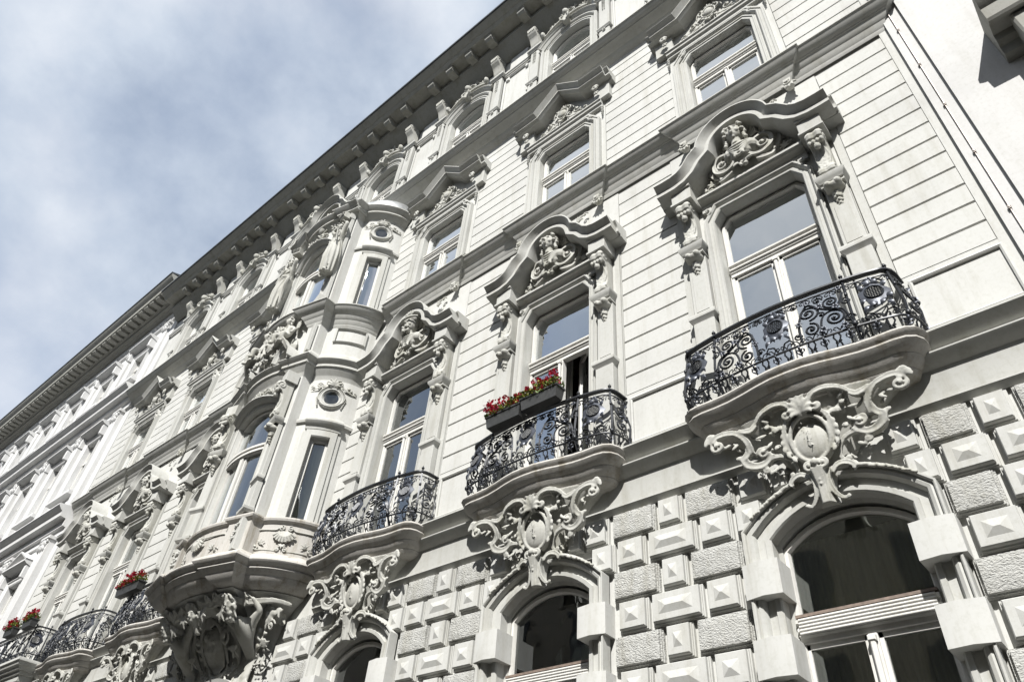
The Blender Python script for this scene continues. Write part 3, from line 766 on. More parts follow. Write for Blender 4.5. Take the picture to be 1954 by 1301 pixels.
    for sgn in (-1, 1):
        a, b = (mid-sgn*0, mid+sgn*(L/2-side-.36))
        def X(v): return mid+sgn*v
        span = L/2-side-.36; o = .15
        m_ = (span-o)
        # large facing spirals with tendrils
        for (cv, ch, r_, tn, a0, dr, w) in ((o+m_*.30, H*.62, .105, 1.9, -PI/2, sgn, .0085), (o+m_*.30, H*.335, .075, 1.6, PI/2, -sgn, .008), (o+m_*.72, H*.40, .095, 1.8, PI/2, -sgn, .0085), (o+m_*.72, H*.70, .080, 1.7, -PI/2, -sgn, .008), (o+m_*.50, H*.80, .045, 1.3, 0, sgn, .0065), (o+m_*.52, H*.52, .04, 1.2, PI, -sgn, .006), (o+m_*.98, H*.62, .05, 1.3, PI/2, sgn, .0065), (o+m_*.95, H*.32, .05, 1.3, 0, sgn, .0065), (o+m_*.05, H*.30, .04, 1.2, 0, -sgn, .006), (o+m_*.06, H*.84, .035, 1.2, 0, -sgn, .006)):
            spir(sc_, X(cv), ch, r_, tn, a0, dr, w)
        cur(sc_, [(p[0], p[1]) for p in [tuple(q[:2]) for q in crom([(X(o+m_*.10), H*.20, 0), (X(o+m_*.12), H*.50, 0), (X(o+m_*.30), H*.78, 0), (X(o+m_*.55), H*.62, 0), (X(o+m_*.78), H*.56, 0), (X(o+m_*.95), H*.80, 0)], 5)]], .0085)
        cur(sc_, [(p[0], p[1]) for p in [tuple(q[:2]) for q in crom([(X(o+m_*.45), H*.20, 0), (X(o+m_*.50), H*.42, 0), (X(o+m_*.62), H*.52, 0), (X(o+m_*.88), H*.50, 0), (X(o+m_*.98), H*.22, 0)], 5)]], .0075)
        for v, h, r_ in ((.30, .80, .045), (.52, .66, .05), (.78, .56, .045), (.12, .45, .04), (.5, .25, .05), (.9, .88, .04), (.85, .22, .04)): bunch(X(o+m_*v), H*h, r_, 5, .012, rnd.random()*3)
    return fr, sc_, lf, sh, fn
def railplan():
    h = [(1.055, .02), (1.045, .17), (1.02, .25), (.97, .295), (.85, .325), (.64, .36), (.40, .385), (.2, .40), (0, .405)]
    return [(-u, d) for u, d in h]+[(u, d) for u, d in h[::-1][1:]]
def railmeshes(plan, z0, z1, belly=.085):
    fr, s_, lf, sh, fn = railing(plan, z0, z1, belly)
    shields = []
    nsh = len(sh.v)//3; nf = len(sh.f)//3
    for i in range(3):
        q = MB(); q.v = sh.v[i*nsh:(i+1)*nsh]; q.f = [tuple(a-i*nsh for a in f_) for f_ in sh.f[i*nf:(i+1)*nf]]; shields.append(('rail_shield', q.mesh('rail_shield', 'sheet', 60)))
    return [('rail_frame', fr.mesh('rail_frame', 'iron', 40)), ('rail_scrollwork', s_.mesh('rail_scrollwork', 'iron', 60)), ('rail_leaves', lf.mesh('rail_leaves', 'sheet', 60)), ('rail_finials', fn.mesh('rail_finials', 'iron', 60))]+shields
RM = railmeshes(railplan(), 5.955, 6.70)
RMG = railmeshes([(-1.45, .02), (-1.45, .30), (-1.40, .50), (-1.0, .53), (0, .53), (1.0, .53), (1.40, .50), (1.45, .30), (1.45, .02)], 6.13, 6.80, .03)
def place_rail(x, rm):
    ro = put('balcony_railing', rm[0][1], x)
    for n_, me in rm[1:]: obj(n_, me, ro, kind='stuff' if n_ in ('rail_leaves', 'rail_scrollwork', 'rail_finials') else None)

# -- main storey (2) window dressing
def surround2():
    mb = MB()
    path = [(-.555, 5.99), (-.555, 8.83), (-.45, 8.99), (.45, 8.99), (.555, 8.83), (.555, 5.99)]
    mb.sweep(path, [(0, -.34), (0, .035), (.012, .05), (.035, .052), (.04, .035), (.075, .035), (.08, .055), (.10, .075), (.115, .075), (.12, .055), (.135, .055), (.135, 0)], 'face')
    mb.run(-.68, .68, [(.0, 9.13), (.055, 9.13), (.055, 9.18), (.09, 9.20), (.13, 9.205), (.16, 9.23), (.16, 9.265), (.0, 9.28)])
    for s_ in (-1, 1):
        volute(mb, s_*.615, 9.02, .06, .062, 1.2, -PI/2, -s_, .28, .4)
        mb.box(*sorted((s_*.56, s_*.68)), 0, .05, 9.06, 9.13)
    return mb
sur2 = surround2().mesh('window_surround', 'trim', 28)
def pilaster2():
    mb = MB(); a, b = .725, .955
    mb.box(a, b, 0, .085, 7.30, 8.45, .006); mb.box(a+.035, b-.035, .085, .092, 7.42, 8.0, .004)
    mb.box(a-.01, b+.01, 0, .12, 5.99, 7.26, .006)
    mb.sweep([(a-.01, 0), (a-.01, .12), (b+.01, .12), (b+.01, 0)], [(0, 7.24), (.012, 7.26), (.035, 7.29), (.04, 7.33), (.035, 7.345), (0, 7.36), (-.12, 7.36)], 'plan')
    mb.box(b+.02, b+.095, 0, .03, 6.0, 9.2)
    # little console shelf
    mb.sweep([(a-.01, 0), (a-.01, .17), (b+.01, .17), (b+.01, 0)], [(-.02, 8.33), (0, 8.34), (.015, 8.37), (.035, 8.40), (.04, 8.44), (.02, 8.455), (-.17, 8.46)], 'plan')
    mb.box(a-.01, b+.01, 0, .15, 8.30, 8.34)
    # impost over the console
    mb.box(a-.02, b+.02, 0, .275, 9.20, 9.45, .008); mb.box(a-.03, b+.03, 0, .30, 9.17, 9.215, .006)
    return mb
pilm = pilaster2().mesh('pilaster', 'trim', 28)
def corbel():
    mb = MB(); c = .84
    mb.ell((c, .10, 8.25), (.105, .12, .065), 14, 9); mb.ell((c-.05, .16, 8.27), (.05, .07, .05), 10, 7); mb.ell((c+.05, .16, 8.27), (.05, .07, .05), 10, 7)
    mb.ell((c, .07, 8.18), (.06, .08, .07), 10, 7)
    for i, (dz, r_) in enumerate(((0, .036), (.055, .030), (.10, .024), (.135, .018))):
        for s_ in (-1, 0, 1): mb.ell((c+s_*r_*.7, .10-.012*i+(.012 if s_ == 0 else 0), 8.12-dz+(0 if s_ else .012)), (r_*.72, r_*.8, r_*.85), 7, 5)
    return bake(mb, 'fruit_pendant', 'orn', .006, 1)
corm = corbel()
def consolescroll():
    """bracket: big volute on top, leafy belly, small foot volute; side profile swept across its width"""
    mb = MB(); c = .84; w = .088
    prof = [(.0, 9.17), (.20, 9.17), (.27, 9.15), (.295, 9.09), (.28, 9.03), (.235, 8.99), (.19, 8.98), (.15, 8.93), (.13, 8.85), (.125, 8.75), (.14, 8.65), (.175, 8.58), (.20, 8.53), (.195, 8.48), (.15, 8.455), (.0, 8.455)]
    mb.strips([[(c-w, d, z) for d, z in prof], [(c-w*.55, d*1.05, z) for d, z in prof], [(c, d*.99, z) for d, z in prof], [(c+w*.55, d*1.05, z) for d, z in prof], [(c+w, d, z) for d, z in prof]], True, True)
    for s_ in (-1, 1):
        for cz, cd, r_ in ((9.075, .205, .072), (8.53, .145, .042)):
            pts = spiral(0, 0, r_, 1.6, 0, 1); mb.tube([(c+s_*(w+.004), cd+p[0], cz+p[1]) for p in pts], .012, 5)
            mb.ell((c+s_*(w+.005), cd, cz), (.014, .018, .018), 7, 5)
    # leaf over the belly
    for t in (-1, 0, 1):
        band(mb, [(c+t*.03, 8.56, .185), (c+t*.045, 8.66, .15), (c+t*.055, 8.78, .135), (c+t*.045, 8.88, .15), (c+t*.03, 8.95, .19)], 0, .016, .030, .016)
        for i in range(4): leaf(mb, c+t*.03, 8.60+.07*i, .155-.012*i, PI/2-t*.5, .09, .016, 0, .15)
    for i in range(4): mb.ell((c+(i-1.5)*.045, .262, 8.965), (.024, .035, .040), 7, 5)
    mb.ell((c, .24, 8.90), (.04, .04, .05), 8, 6)
    return bake(mb, 'scroll_bracket', 'orn', .0075, 1)
scrm = consolescroll()
def pediment2():
    mb = MB()
    half = [(-1.13, 9.60), (-1.02, 9.595), (-.90, 9.598), (-.80, 9.625), (-.72, 9.685), (-.665, 9.765), (-.61, 9.84), (-.55, 9.885)]
    arch_ = arc(.50, 9.925, 10.34, 18)
    path = half+arch_+[(-u, z) for u, z in half[::-1]]
    prof = [(0, 0), (0, .425), (-.018, .427), (-.05, .385), (-.085, .345), (-.095, .338), (-.102, .33), (-.108, .345), (-.16, .345), (-.168, .33), (-.19, .25), (-.19, .0)]
    mb.sweep(path, prof, 'face')
    # forward breaks at the arch feet
    # outer short cornice returns, set back
    for s_ in (-1, 1):
        a, b = sorted((s_*.93, s_*1.165)); mb.run(a, b, [(0, 9.63), (.27, 9.625), (.28, 9.60), (.25, 9.56), (.22, 9.53), (.21, 9.50), (.21, 9.44), (.15, 9.43), (.14, 9.40), (0, 9.38)])
        a, b = sorted((s_*.70, s_*1.01)); mb.box(a, b, 0, .30, 9.43, 9.47)
    return mb
pedm = pediment2().mesh('pediment', 'trim', 28)
def tymp_back():
    mb = MB(); mb.poly([(-.72, 9.28), (.72, 9.28), (.70, 9.60), (.52, 9.80), (.40, 10.05), (.2, 10.17), (-.2, 10.17), (-.40, 10.05), (-.52, 9.80), (-.70, 9.60)], -.01, .03); return mb
tbm = tymp_back().mesh('tympanum', 'trim', None)
def head(mb, c, s=1.0, hat=False, beard=False, yaw=0, fem=True):
    """head with brow, nose, lips, ears and hair; s = head half-height"""
    u, d, z = c
    mb.ell((u, d, z), (s*.74, s*.82, s), 14, 11); mb.ell((u, d+s*.18, z-s*.40), (s*.52, s*.58, s*.56), 12, 8)
    mb.ell((u, d+s*.30, z-s*.82), (s*.24, s*.34, s*.20), 8, 6)
    mb.tube([(u, d+s*.72, z+s*.22), (u, d+s*.88, z), (u, d+s*1.04, z-s*.20)], [s*.07, s*.10, s*.15], 6)
    for q in (-1, 1):
        mb.ell((u+q*s*.28, d+s*.70, z+s*.26), (s*.22, s*.13, s*.07), 8, 5); mb.ell((u+q*s*.28, d+s*.70, z+s*.08), (s*.13, s*.09, s*.07), 8, 5)
        mb.ell((u+q*s*.36, d+s*.52, z-s*.22), (s*.22, s*.22, s*.25), 8, 6); mb.ell((u+q*s*.74, d, z-s*.02), (s*.1, s*.16, s*.22), 7, 5)
    mb.ell((u, d+s*.82, z-s*.44), (s*.19, s*.12, s*.055), 8, 5); mb.ell((u, d+s*.79, z-s*.56), (s*.15, s*.12, s*.06), 8, 5)
    q = random.Random(5)
    if hat:
        mb.ell((u, d-.1*s, z+s*.75), (s*1.0, s*.9, s*.65), 14, 9); ring = [(u+s*1.25*math.cos(a), d+s*1.05*math.sin(a), z+s*(.55+.18*math.cos(2*a))) for a in [2*PI*i/20 for i in range(21)]]; mb.tube(ring, s*.15, 6)
        for i in range(5): leaf(mb, u, z+s*1.1, d+s*.3, .2+.5*i, s*1.1, s*.2, .4)
    else:
        for i in range(34):
            a = PI*(q.random()*1.25-.12); b = q.uniform(-.5, .8); mb.ell((u+s*.85*math.cos(a), d+b*s*.55, z+s*.15+s*.86*math.sin(a)), (s*.2, s*.24, s*.19), 7, 5)
        for w in (-1, 1):
            for i in range(5): mb.ell((u+w*s*(.84+.08*math.sin(i*2)), d+s*.05, z-s*.1-i*s*.26), (s*.2, s*.22, s*.2), 7, 5)
    if beard:
        for i in range(30): mb.ell((u+q.uniform(-.5, .5)*s, d+s*q.uniform(.45, .8), z-s*q.uniform(.55, 1.45)), (s*.15,)*3, 6, 4)
    mb.tube([(u, d+s*.02, z-s*.6), (u, d-s*.05, z-s*1.5)], [s*.38, s*.45], 10)
def bust(var=0):
    mb = MB(); hz = 9.96; s = .148
    head(mb, (-.015, .25, hz), s, hat=var == 1, beard=var == 1)
    # shoulders with draped cloth
    mb.ell((0, .17, 9.70), (.19, .13, .085), 16, 9); mb.ell((-.14, .17, 9.66), (.09, .11, .10), 10, 7); mb.ell((.14, .17, 9.66), (.09, .11, .10), 10, 7)
    mb.ell((0, .19, 9.60), (.15, .11, .13), 14, 8)
    for q in (-1, 1):
        leaf(mb, q*.01, 9.60, .27, -PI/2+q*.35, .17, .028, 0, .1)
        # cartouche scrolls
        band(mb, [(q*.20, 9.74, .20), (q*.30, 9.79, .17), (q*.37, 9.73, .15), (q*.385, 9.62, .15), (q*.35, 9.50, .17), (q*.25, 9.42, .19), (q*.15, 9.43, .21), (q*.10, 9.49, .22)], 0, .018, .030, .018, 1.4)
        volute(mb, q*.265, 9.60, .16, .085, 1.6, PI/2, -q, .22, .5)
        volute(mb, q*.30, 9.93, .08, .10, 1.5, -PI/2, q, .2, .4)
        band(mb, [(q*.42, 9.86, .08), (q*.46, 9.72, .09), (q*.44, 9.56, .10), (q*.36, 9.45, .12)], 0, .014, .028, .012, 1.2)
        band(mb, [(q*.16, 9.37, .18), (q*.26, 9.34, .16), (q*.34, 9.37, .13), (q*.37, 9.43, .12)], 0, .024, .028, .012)
        clump(mb, q*.50, 9.42, .045, .09, .10, 22, .020, 2+q); clump(mb, q*.60, 9.33, .045, .07, .035, 14, .018, 8+q); spray(mb, q*.46, 9.46, .05, PI/2-q*.7, .13, .018, 4, 1.4)
        spray(mb, q*.47, 9.62, .05, PI/2-q*.5, .10, .014, 3, 1.2)
        leaf(mb, q*.05, 9.42, .22, -PI/2+q*.9, .12, .022)
    for i in range(5): band(mb, [(-.19+.012*i, 9.75-.012*i, .19), (-.13+.01*i, 9.70-.03*i, .265), (-.01, 9.655-.045*i, .31-.008*i), (.13-.01*i, 9.70-.03*i, .265), (.19-.012*i, 9.75-.012*i, .19)], 0, .012, .0165, .012)
    clump(mb, 0, 9.38, .20, .07, .035, 10, .024, 3)
    # shell behind the head
    for i in range(11):
        a = PI*(i-.0)/10; mb.tube([(.10*math.cos(a), .09, 9.98+.08*math.sin(a)), (.24*math.cos(a), .14, 9.97+.22*math.sin(a))], [.016, .030], 6)
    mb.tube([(.275*math.cos(PI*i/16), .13, 9.97+.235*math.sin(PI*i/16)) for i in range(17)], .014, 6)
    return bake(mb, 'portrait_bust', 'orn', .0065, 1)
bustm, bustm2 = bust(0), bust(1)
def shelldrop():
    mb = MB()
    for i in range(5):
        a = (i-2)*.42; leaf(mb, 0, .05, .03, -PI/2+a, .15, .026, 0, .45)
    volute(mb, 0, .03, .10, .055, 1.3, PI, 1, .28, .4); mb.ell((0, .05, .0), (.065, .06, .065), 10, 7)
    mb.box(-.05, .05, 0, .12, .04, .09)
    return bake(mb, 'shell_drop', 'orn', .006, 1)
shm = shelldrop()
def crest():
    mb = MB()
    for q, L_ in ((0, .17), (.5, .14), (1.0, .12), (-.4, .14)): leaf(mb, 0, 0, .03, .55+q, L_, .022, -.3, .3)
    rosette(mb, .02, .02, .05, .04, 5); volute(mb, .14, .10, .04, .05, 1.3, 0, 1, .25)
    return bake(mb, 'leaf_sprig', 'orn', .006, 1)
crm = crest()

# -- third storey
def surround3():
    mb = MB()
    path = [(-.545, 11.06), (-.545, 12.89), (-.44, 13.03), (.44, 13.03), (.545, 12.89), (.545, 11.06)]
    mb.sweep(path, [(0, -.34), (0, .03), (.01, .045), (.05, .045), (.055, .06), (.075, .06), (.08, .045), (.11, .045), (.115, .07), (.135, .09), (.155, .09), (.16, .06), (.20, .06), (.205, .075), (.235, .075), (.235, .0)], 'face')
    mb.run(-.84, .84, [(0, 13.285), (.06, 13.285), (.065, 13.33), (.10, 13.35), (.105, 13.40), (.13, 13.415), (.13, 13.44), (0, 13.455)])
    for s_ in (-1, 1):
        volute(mb, s_*.60, 13.10, .07, .058, 1.2, -PI/2, -s_, .28, .4)
        volute(mb, s_*.82, 11.42, .05, .045, 1.2, -PI/2, s_, .28, .4); mb.box(*sorted((s_*.775, s_*.855)), 0, .05, 11.06, 11.38)
        for i in range(5): mb.ell((s_*.835, .05, 13.24-i*.055), (.028-.003*i, .03, .028-.002*i), 7, 5)
        mb.box(*sorted((s_*.70, s_*1.02)), 0, .10, 13.455, 13.92, .006)
    return mb
sur3 = surround3().mesh('window_surround', 'trim', 28)
def gable():
    mb = MB()
    path = [(-1.02, 14.05), (-.53, 14.06), (0, 14.56), (.53, 14.06), (1.02, 14.05)]
    prof = [(0, 0), (0, .36), (-.015, .365), (-.045, .33), (-.075, .295), (-.09, .28), (-.095, .285), (-.115, .285), (-.12, .27), (-.15, .22), (-.155, .0)]
    mb.sweep(path, prof, 'face')
    for s_ in (-1, 1):
        a, b = sorted((s_*.86, s_*1.10)); mb.run(a, b, [(0, 14.08), (.27, 14.07), (.28, 14.04), (.24, 13.99), (.20, 13.97), (.20, 13.91), (.12, 13.90), (.10, 13.86), (0, 13.84)])
    mb.poly([(-.88, 13.45), (.88, 13.45), (.88, 13.9), (.5, 13.92), (0, 14.40), (-.5, 13.92), (-.88, 13.9)], -.01, .028)
    return mb
gabm = gable().mesh('gable', 'trim', 28)
def gableorn():
    mb = MB()
    for q in (-1, 1):
        rosette(mb, q*.80, 13.70, .20, .085, 6); rosette(mb, q*.80, 13.58, .17, .06, 5)
        volute(mb, q*.12, 13.92, .08, .10, 1.6, PI/2, q, .17, .5); volute(mb, q*.30, 13.70, .07, .085, 1.6, 0, -q, .19, .5); volute(mb, q*.48, 13.60, .06, .065, 1.5, PI, q, .2, .5); volute(mb, q*.62, 13.54, .05, .045, 1.4, 0, -q, .22, .5)
        band(mb, [(q*.05, 13.70, .09), (q*.16, 13.60, .09), (q*.30, 13.56, .08), (q*.50, 13.50, .07), (q*.64, 13.49, .05)], 0, .014, .018, .008)
        band(mb, [(q*.10, 14.03, .10), (q*.20, 13.95, .09), (q*.23, 13.84, .08)], 0, .012, .016, .01)
        spray(mb, q*.36, 13.62, .05, PI/2-q*.3, .10, .013, 3); spray(mb, q*.15, 13.62, .07, -PI/2+q*.5, .09, .014, 3); clump(mb, q*.42, 13.55, .05, .12, .03, 8, .014, 3)
    mb.ell((0, .11, 13.80), (.09, .06, .11), 12, 8); mb.tube([(.12*math.cos(a), .12, 13.81+.15*math.sin(a)) for a in [2*PI*i/20 for i in range(21)]], .014, 6)
    spray(mb, 0, 14.0, .08, PI/2, .12, .016, 5, 2.0); spray(mb, 0, 13.58, .10, -PI/2, .13, .024, 5, 2.2, .8, .5)
    return bake(mb, 'gable_ornament', 'orn', .0075, 1)
gom = gableorn()

# -- attic storey
def surround4():
    mb = MB()
    ar = arc(.55, 17.17, 17.46, 14)
    mb.sweep([(-.55, 15.0)]+ar+[(.55, 15.0)], [(0, -.34), (0, .03), (.01, .045), (.05, .045), (.055, .06), (.08, .06), (.085, .04), (.12, .04), (.125, .07), (.15, .09), (.175, .09), (.18, .07), (.205, .07), (.205, 0)], 'face')
    mb.sweep(arc(.80, 17.36, 17.79, 16), [(0, 0), (0, .15), (-.02, .155), (-.035, .13), (-.06, .115), (-.075, .09), (-.10, .08), (-.10, 0)], 'face')
    for s_ in (-1, 1):
        a, b = sorted((s_*.81, s_*1.06)); mb.box(a, b, 0, .075, 15.0, 17.55, .006)
        a2, b2 = sorted((s_*.80, s_*1.07))
        mb.sweep([(a2, 0), (a2, .09), (b2, .09), (b2, 0)], [(0, 16.10), (.015, 16.13), (.03, 16.15), (.03, 16.18), (0, 16.19), (-.09, 16.19)], 'plan')
        mb.sweep([(a2-.02, 0), (a2-.02, .09), (b2+.02, .09), (b2+.02, 0)], [(0, 17.54), (.02, 17.57), (.05, 17.60), (.055, 17.66), (0, 17.68), (-.09, 17.68)], 'plan')
        volute(mb, s_*.95, 16.05, .09, .05, 1.2, PI/2, s_, .25)
        for i in range(7):
            for q in (-1, 1): mb.ell((s_*.935+q*.022, .085, 17.44-i*.07), (.022-.0015*i, .025, .024), 6, 4)
    return mb
sur4 = surround4().mesh('window_surround', 'trim', 28)
def attic_bracket():
    mb = MB(); w = .112
    prof = [(0, 18.30), (.27, 18.30), (.29, 18.28), (.29, 18.13), (.26, 18.08), (.21, 18.03), (.17, 17.95), (.14, 17.84), (.11, 17.74), (.07, 17.69), (0, 17.69)]
    mb.strips([[(u, d, z) for d, z in prof] for u in (-w, w)], False, True)
    for i in range(5): mb.tube([((i-2)*.042, .285, 18.285), ((i-2)*.042, .31, 18.22), ((i-2)*.042, .295, 18.15)], .018, 5)
    for s_ in (-1, 1): mb.tube([(s_*(w+.003), .19+p[0], 18.20+p[1]) for p in spiral(0, 0, .07, 1.5, 0, 1)], .012, 5)
    for i in range(3): leaf(mb, (i-1)*.045, 18.04, .10, -PI/2+(i-1)*.15, .28, .026, 0, .05)
    mb.box(-w-.02, w+.02, 0, .10, 17.66, 17.72, .004)
    return mb.mesh('eaves_bracket', 'orn', 40)
abm = attic_bracket()
def attic_orn():
    mb = MB()
    for q in (-1, 1):
        volute(mb, q*.13, 18.05, .06, .10, 1.5, PI/2, q, .2); volute(mb, q*.33, 17.93, .06, .075, 1.5, 0, -q, .2); volute(mb, q*.50, 17.84, .06, .055, 1.4, PI, q, .22)
        mb.ell((q*.60, .12, 17.72), (.05, .05, .09), 8, 6); band(mb, [(q*.05, 17.86, .10), (q*.2, 17.84, .10), (q*.40, 17.76, .10), (q*.62, 17.62, .10)], 0, .02, .024, .012)
        spray(mb, q*.40, 17.88, .06, PI/2-q*.4, .13, .016, 4); clump(mb, q*.3, 17.85, .07, .14, .04, 10, .02, 6); spray(mb, q*.18, 18.12, .06, PI/2-q*.2, .12, .016, 3)
    mb.ell((0, .12, 17.98), (.08, .07, .10), 10, 7); spray(mb, 0, 18.08, .08, PI/2, .14, .02, 5, 2.2); rosette(mb, 0, 17.86, .10, .07, 6)
    for q in (-1, 1): band(mb, [(q*.05, 17.83, .14), (q*.10, 17.74, .16), (q*.09, 17.66, .15), (q*.03, 17.64, .14)], 0, .022, .02, .015)
    mb.box(-.07, .07, 0, .14, 17.60, 17.84)
    return bake(mb, 'arch_crest', 'orn', .009, 1)
aom = attic_orn()
def attic_panel():
    mb = MB(); mb.box(-.385, .385, -.034, -.012, 15.0, 17.50)
    mb.sweep([(-.36, 15.3), (-.36, 17.28), (-.26, 17.28), (-.26, 17.40), (.26, 17.40), (.26, 17.28), (.36, 17.28), (.36, 15.3)], [(-.02, -.012), (-.02, .02), (0, .035), (.018, .02), (.018, -.012)], 'face')
    mb.box(-.26, .26, -.012, .03, 17.72, 18.24, .008)
    for q in (-1, 1): mb.ell((q*.31, .0, 17.34), (.02, .02, .02), 7, 5)
    return mb
apm = attic_panel().mesh('attic_panel', 'wall', 30)

aom.transform(Matrix.Diagonal((1.06, 1.5, 1.08, 1))); aom.transform(Matrix.Translation((0, 0, -1.40)))
for k in order:
    x = BX[k]
    # attic
    put('window_surround', sur4, x)
    window(x, .54, 15.15, 17.44, 16.50, -.13, arch=.28, curtain='curtaing' if k in 'ACF' else None)
    put('arch_crest', aom, x)
    for s_ in (-1, 1): put('eaves_bracket', abm, x+s_*.93)
    if k != 'A': put('attic_panel', apm, x+1.5)
    if k == 'D': continue
    # third storey
    put('window_surround', sur3, x); put('gable', gabm, x); put('gable_ornament', gom, x)
    window(x, .535, 11.12, 13.01, 12.24, -.10, cham=.13, curtain='curtain')
    # main storey
    put('window_surround', sur2, x); put('pediment', pedm, x); put('tympanum', tbm, x)
    put('portrait_bust', bustm2 if k == 'C' else bustm, x, label='bearded bust in a plumed hat' if k == 'C' else None)
    for s_ in (-1, 1):
        o = put('pilaster', pilm, x, mx=s_); o = put('fruit_pendant', corm, x, mx=s_); o = put('scroll_bracket', scrm, x, mx=s_)
        put('shell_drop', shm, x+s_*.76, 10.56, .03)
    put('leaf_sprig', crm, x+.36, 10.36, .02); put('leaf_sprig', crm, x-.36, 10.36, .02, mx=-1)
    fr = window(x, .545, 6.0, 8.97, 7.98, -.14, cham=.15, curtain='curtain' if k != 'A' else None, open_=(k == 'B'), gl='glassc' if k in 'CEFG' else 'glass')
    if k == 'B':
        mb = MB(); w_ = .46; z0, z1 = 6.05, 8.04
        for a, b, c, d in ((0, .05, z0, z1), (w_-.05, w_, z0, z1), (0, w_, z1-.06, z1), (0, w_, z0, z0+.08)): mb.box(a, b, -.02, .02, c, d)
        sh_ = obj('open_sash', mb.mesh('open_sash', 'wood', None), fr, (.49, .16, 0)); sh_.rotation_euler = (0, 0, R(148))
        g = MB(); g.box(.04, w_-.04, -.003, .003, z0+.07, z1-.05); pn = obj('pane', g.mesh('pane', 'glass', None), fr, (.49, .16, 0)); pn.rotation_euler = (0, 0, R(148))
    # ground floor
    if k != 'G':
        put('window_surround', gs, x); put('keystone_scroll', ks, x)
        for zt in (4.105, 3.495, 2.885):
            for s_ in (-1, 1): put('surround_block', gb, x, zt, mx=s_)
        w_ = window(x, .545, 2.1, 4.78, 3.85, -.14, arch=.22, gl='glasslow', curtain='curtaing' if k in 'BC' else 'curtain')
        mb = MB(); mb.run(-.52, .52, [(-.14, 3.992), (-.055, 3.988), (-.055, 3.966), (-.14, 3.966)]); obj('transom_cap', mb.mesh('transom_cap', 'rust', None), w_)
        for i_ in range(5):
            mb = MB(); mb.tube([(-.50, -.055, 3.945-.026*i_), (.50, -.055, 3.945-.026*i_)], .0125, 6); obj('transom_reed', mb.mesh('transom_reed', 'wood', 60), w_)
        put('balcony_slab', slabm, x); put('balcony_console', consm, x); place_rail(x, RM)
# portal balcony at bay G: straight slab on a pier
def portal():
    mb = MB(); pl = [(-1.55, 0), (-1.55, .62), (1.55, .62), (1.55, 0)]
    mb.sweep(pl, [(-.3, 6.13), (-.01, 6.13), (0, 6.10), (0, 6.07), (-.03, 6.05), (-.05, 6.0), (-.10, 5.97), (-.11, 5.93), (-.16, 5.92), (-.17, 5.86), (-.21, 5.85), (-.22, 5.74), (-.26, 5.72), (-.28, 5.66), (-.5, 5.66)], 'plan')
    put('balcony_slab', mb.mesh('balcony_slab', 'trim', 28), BX['G'])
    mb = MB()
    for s_ in (-1, 1): mb.box(*sorted((s_*.95, s_*1.25)), 0, .36, 0, 5.45, .01); mb.sweep([(s_*1.1-.17, 0), (s_*1.1-.17, .38), (s_*1.1+.17, .38), (s_*1.1+.17, 0)], [(-.01, 5.45), (.01, 5.48), (.05, 5.56), (.06, 5.64), (0, 5.66), (-.3, 5.66)], 'plan')
    put('portal_pier', mb.mesh('portal_pier', 'trim', 28), BX['G'])
    place_rail(BX['G'], RMG)
portal()

# ------------------------------------------------------------------ bay window (oriel) at bay D
RB = [(0, .98), (.25, .965), (.5, .915), (.72, .85), (.72, .92), (1.02, .85), (1.02, .68), (1.22, .59), (1.42, .42), (1.56, .20), (1.60, 0)]
def smooth_plan(step=None):
    right = [(0, .98), (.15, .975), (.3, .958), (.45, .928), (.58, .893), (.72, .85)]
    side = crom([(1.02, .68, 0), (1.20, .60, 0), (1.40, .43, 0), (1.545, .21, 0), (1.60, 0, 0)], 4)
    side = [(p[0], p[1]) for p in side]
    R_ = right+[(.72, .93), (1.02, .86)]+side
    return [(-u, d) for u, d in R_[::-1]]+R_[1:]
PL = smooth_plan()
RIGHT_SIDE = [(p[0], p[1]) for p in crom([(1.02, .68, 0), (1.20, .60, 0), (1.40, .43, 0), (1.545, .21, 0), (1.60, 0, 0)], 4)]
def sub(path, a, b):
    """portion of a polyline between arc-length fractions"""
    L = [0]
    for p, q in zip(path, path[1:]): L.append(L[-1]+math.hypot(q[0]-p[0], q[1]-p[1]))
    T = L[-1]
    def at(t):
        t *= T
        for i in range(len(path)-1):
            if L[i+1] >= t-1e-9:
                f = (t-L[i])/(L[i+1]-L[i]); return (lerp(path[i][0], path[i+1][0], f), lerp(path[i][1], path[i+1][1], f))
    out = [at(a)]+[path[i] for i in range(len(path)) if a*T+1e-4 < L[i] < b*T-1e-4]+[at(b)]
    return out
def vwall(mb, path, z0, z1, th=.18):
    mb.sweep(path, [(-th, z0), (0, z0), (0, z1), (-th, z1), (-th, z0)], 'plan')
BOW = [(-p[0], p[1]) for p in [(0, .98), (.15, .975), (.3, .958), (.45, .928), (.58, .893), (.72, .85)][::-1]]+[(.15, .975), (.3, .958), (.45, .928), (.58, .893), (.72, .85)]
def flip(path): return [(-u, d) for u, d in path[::-1]]
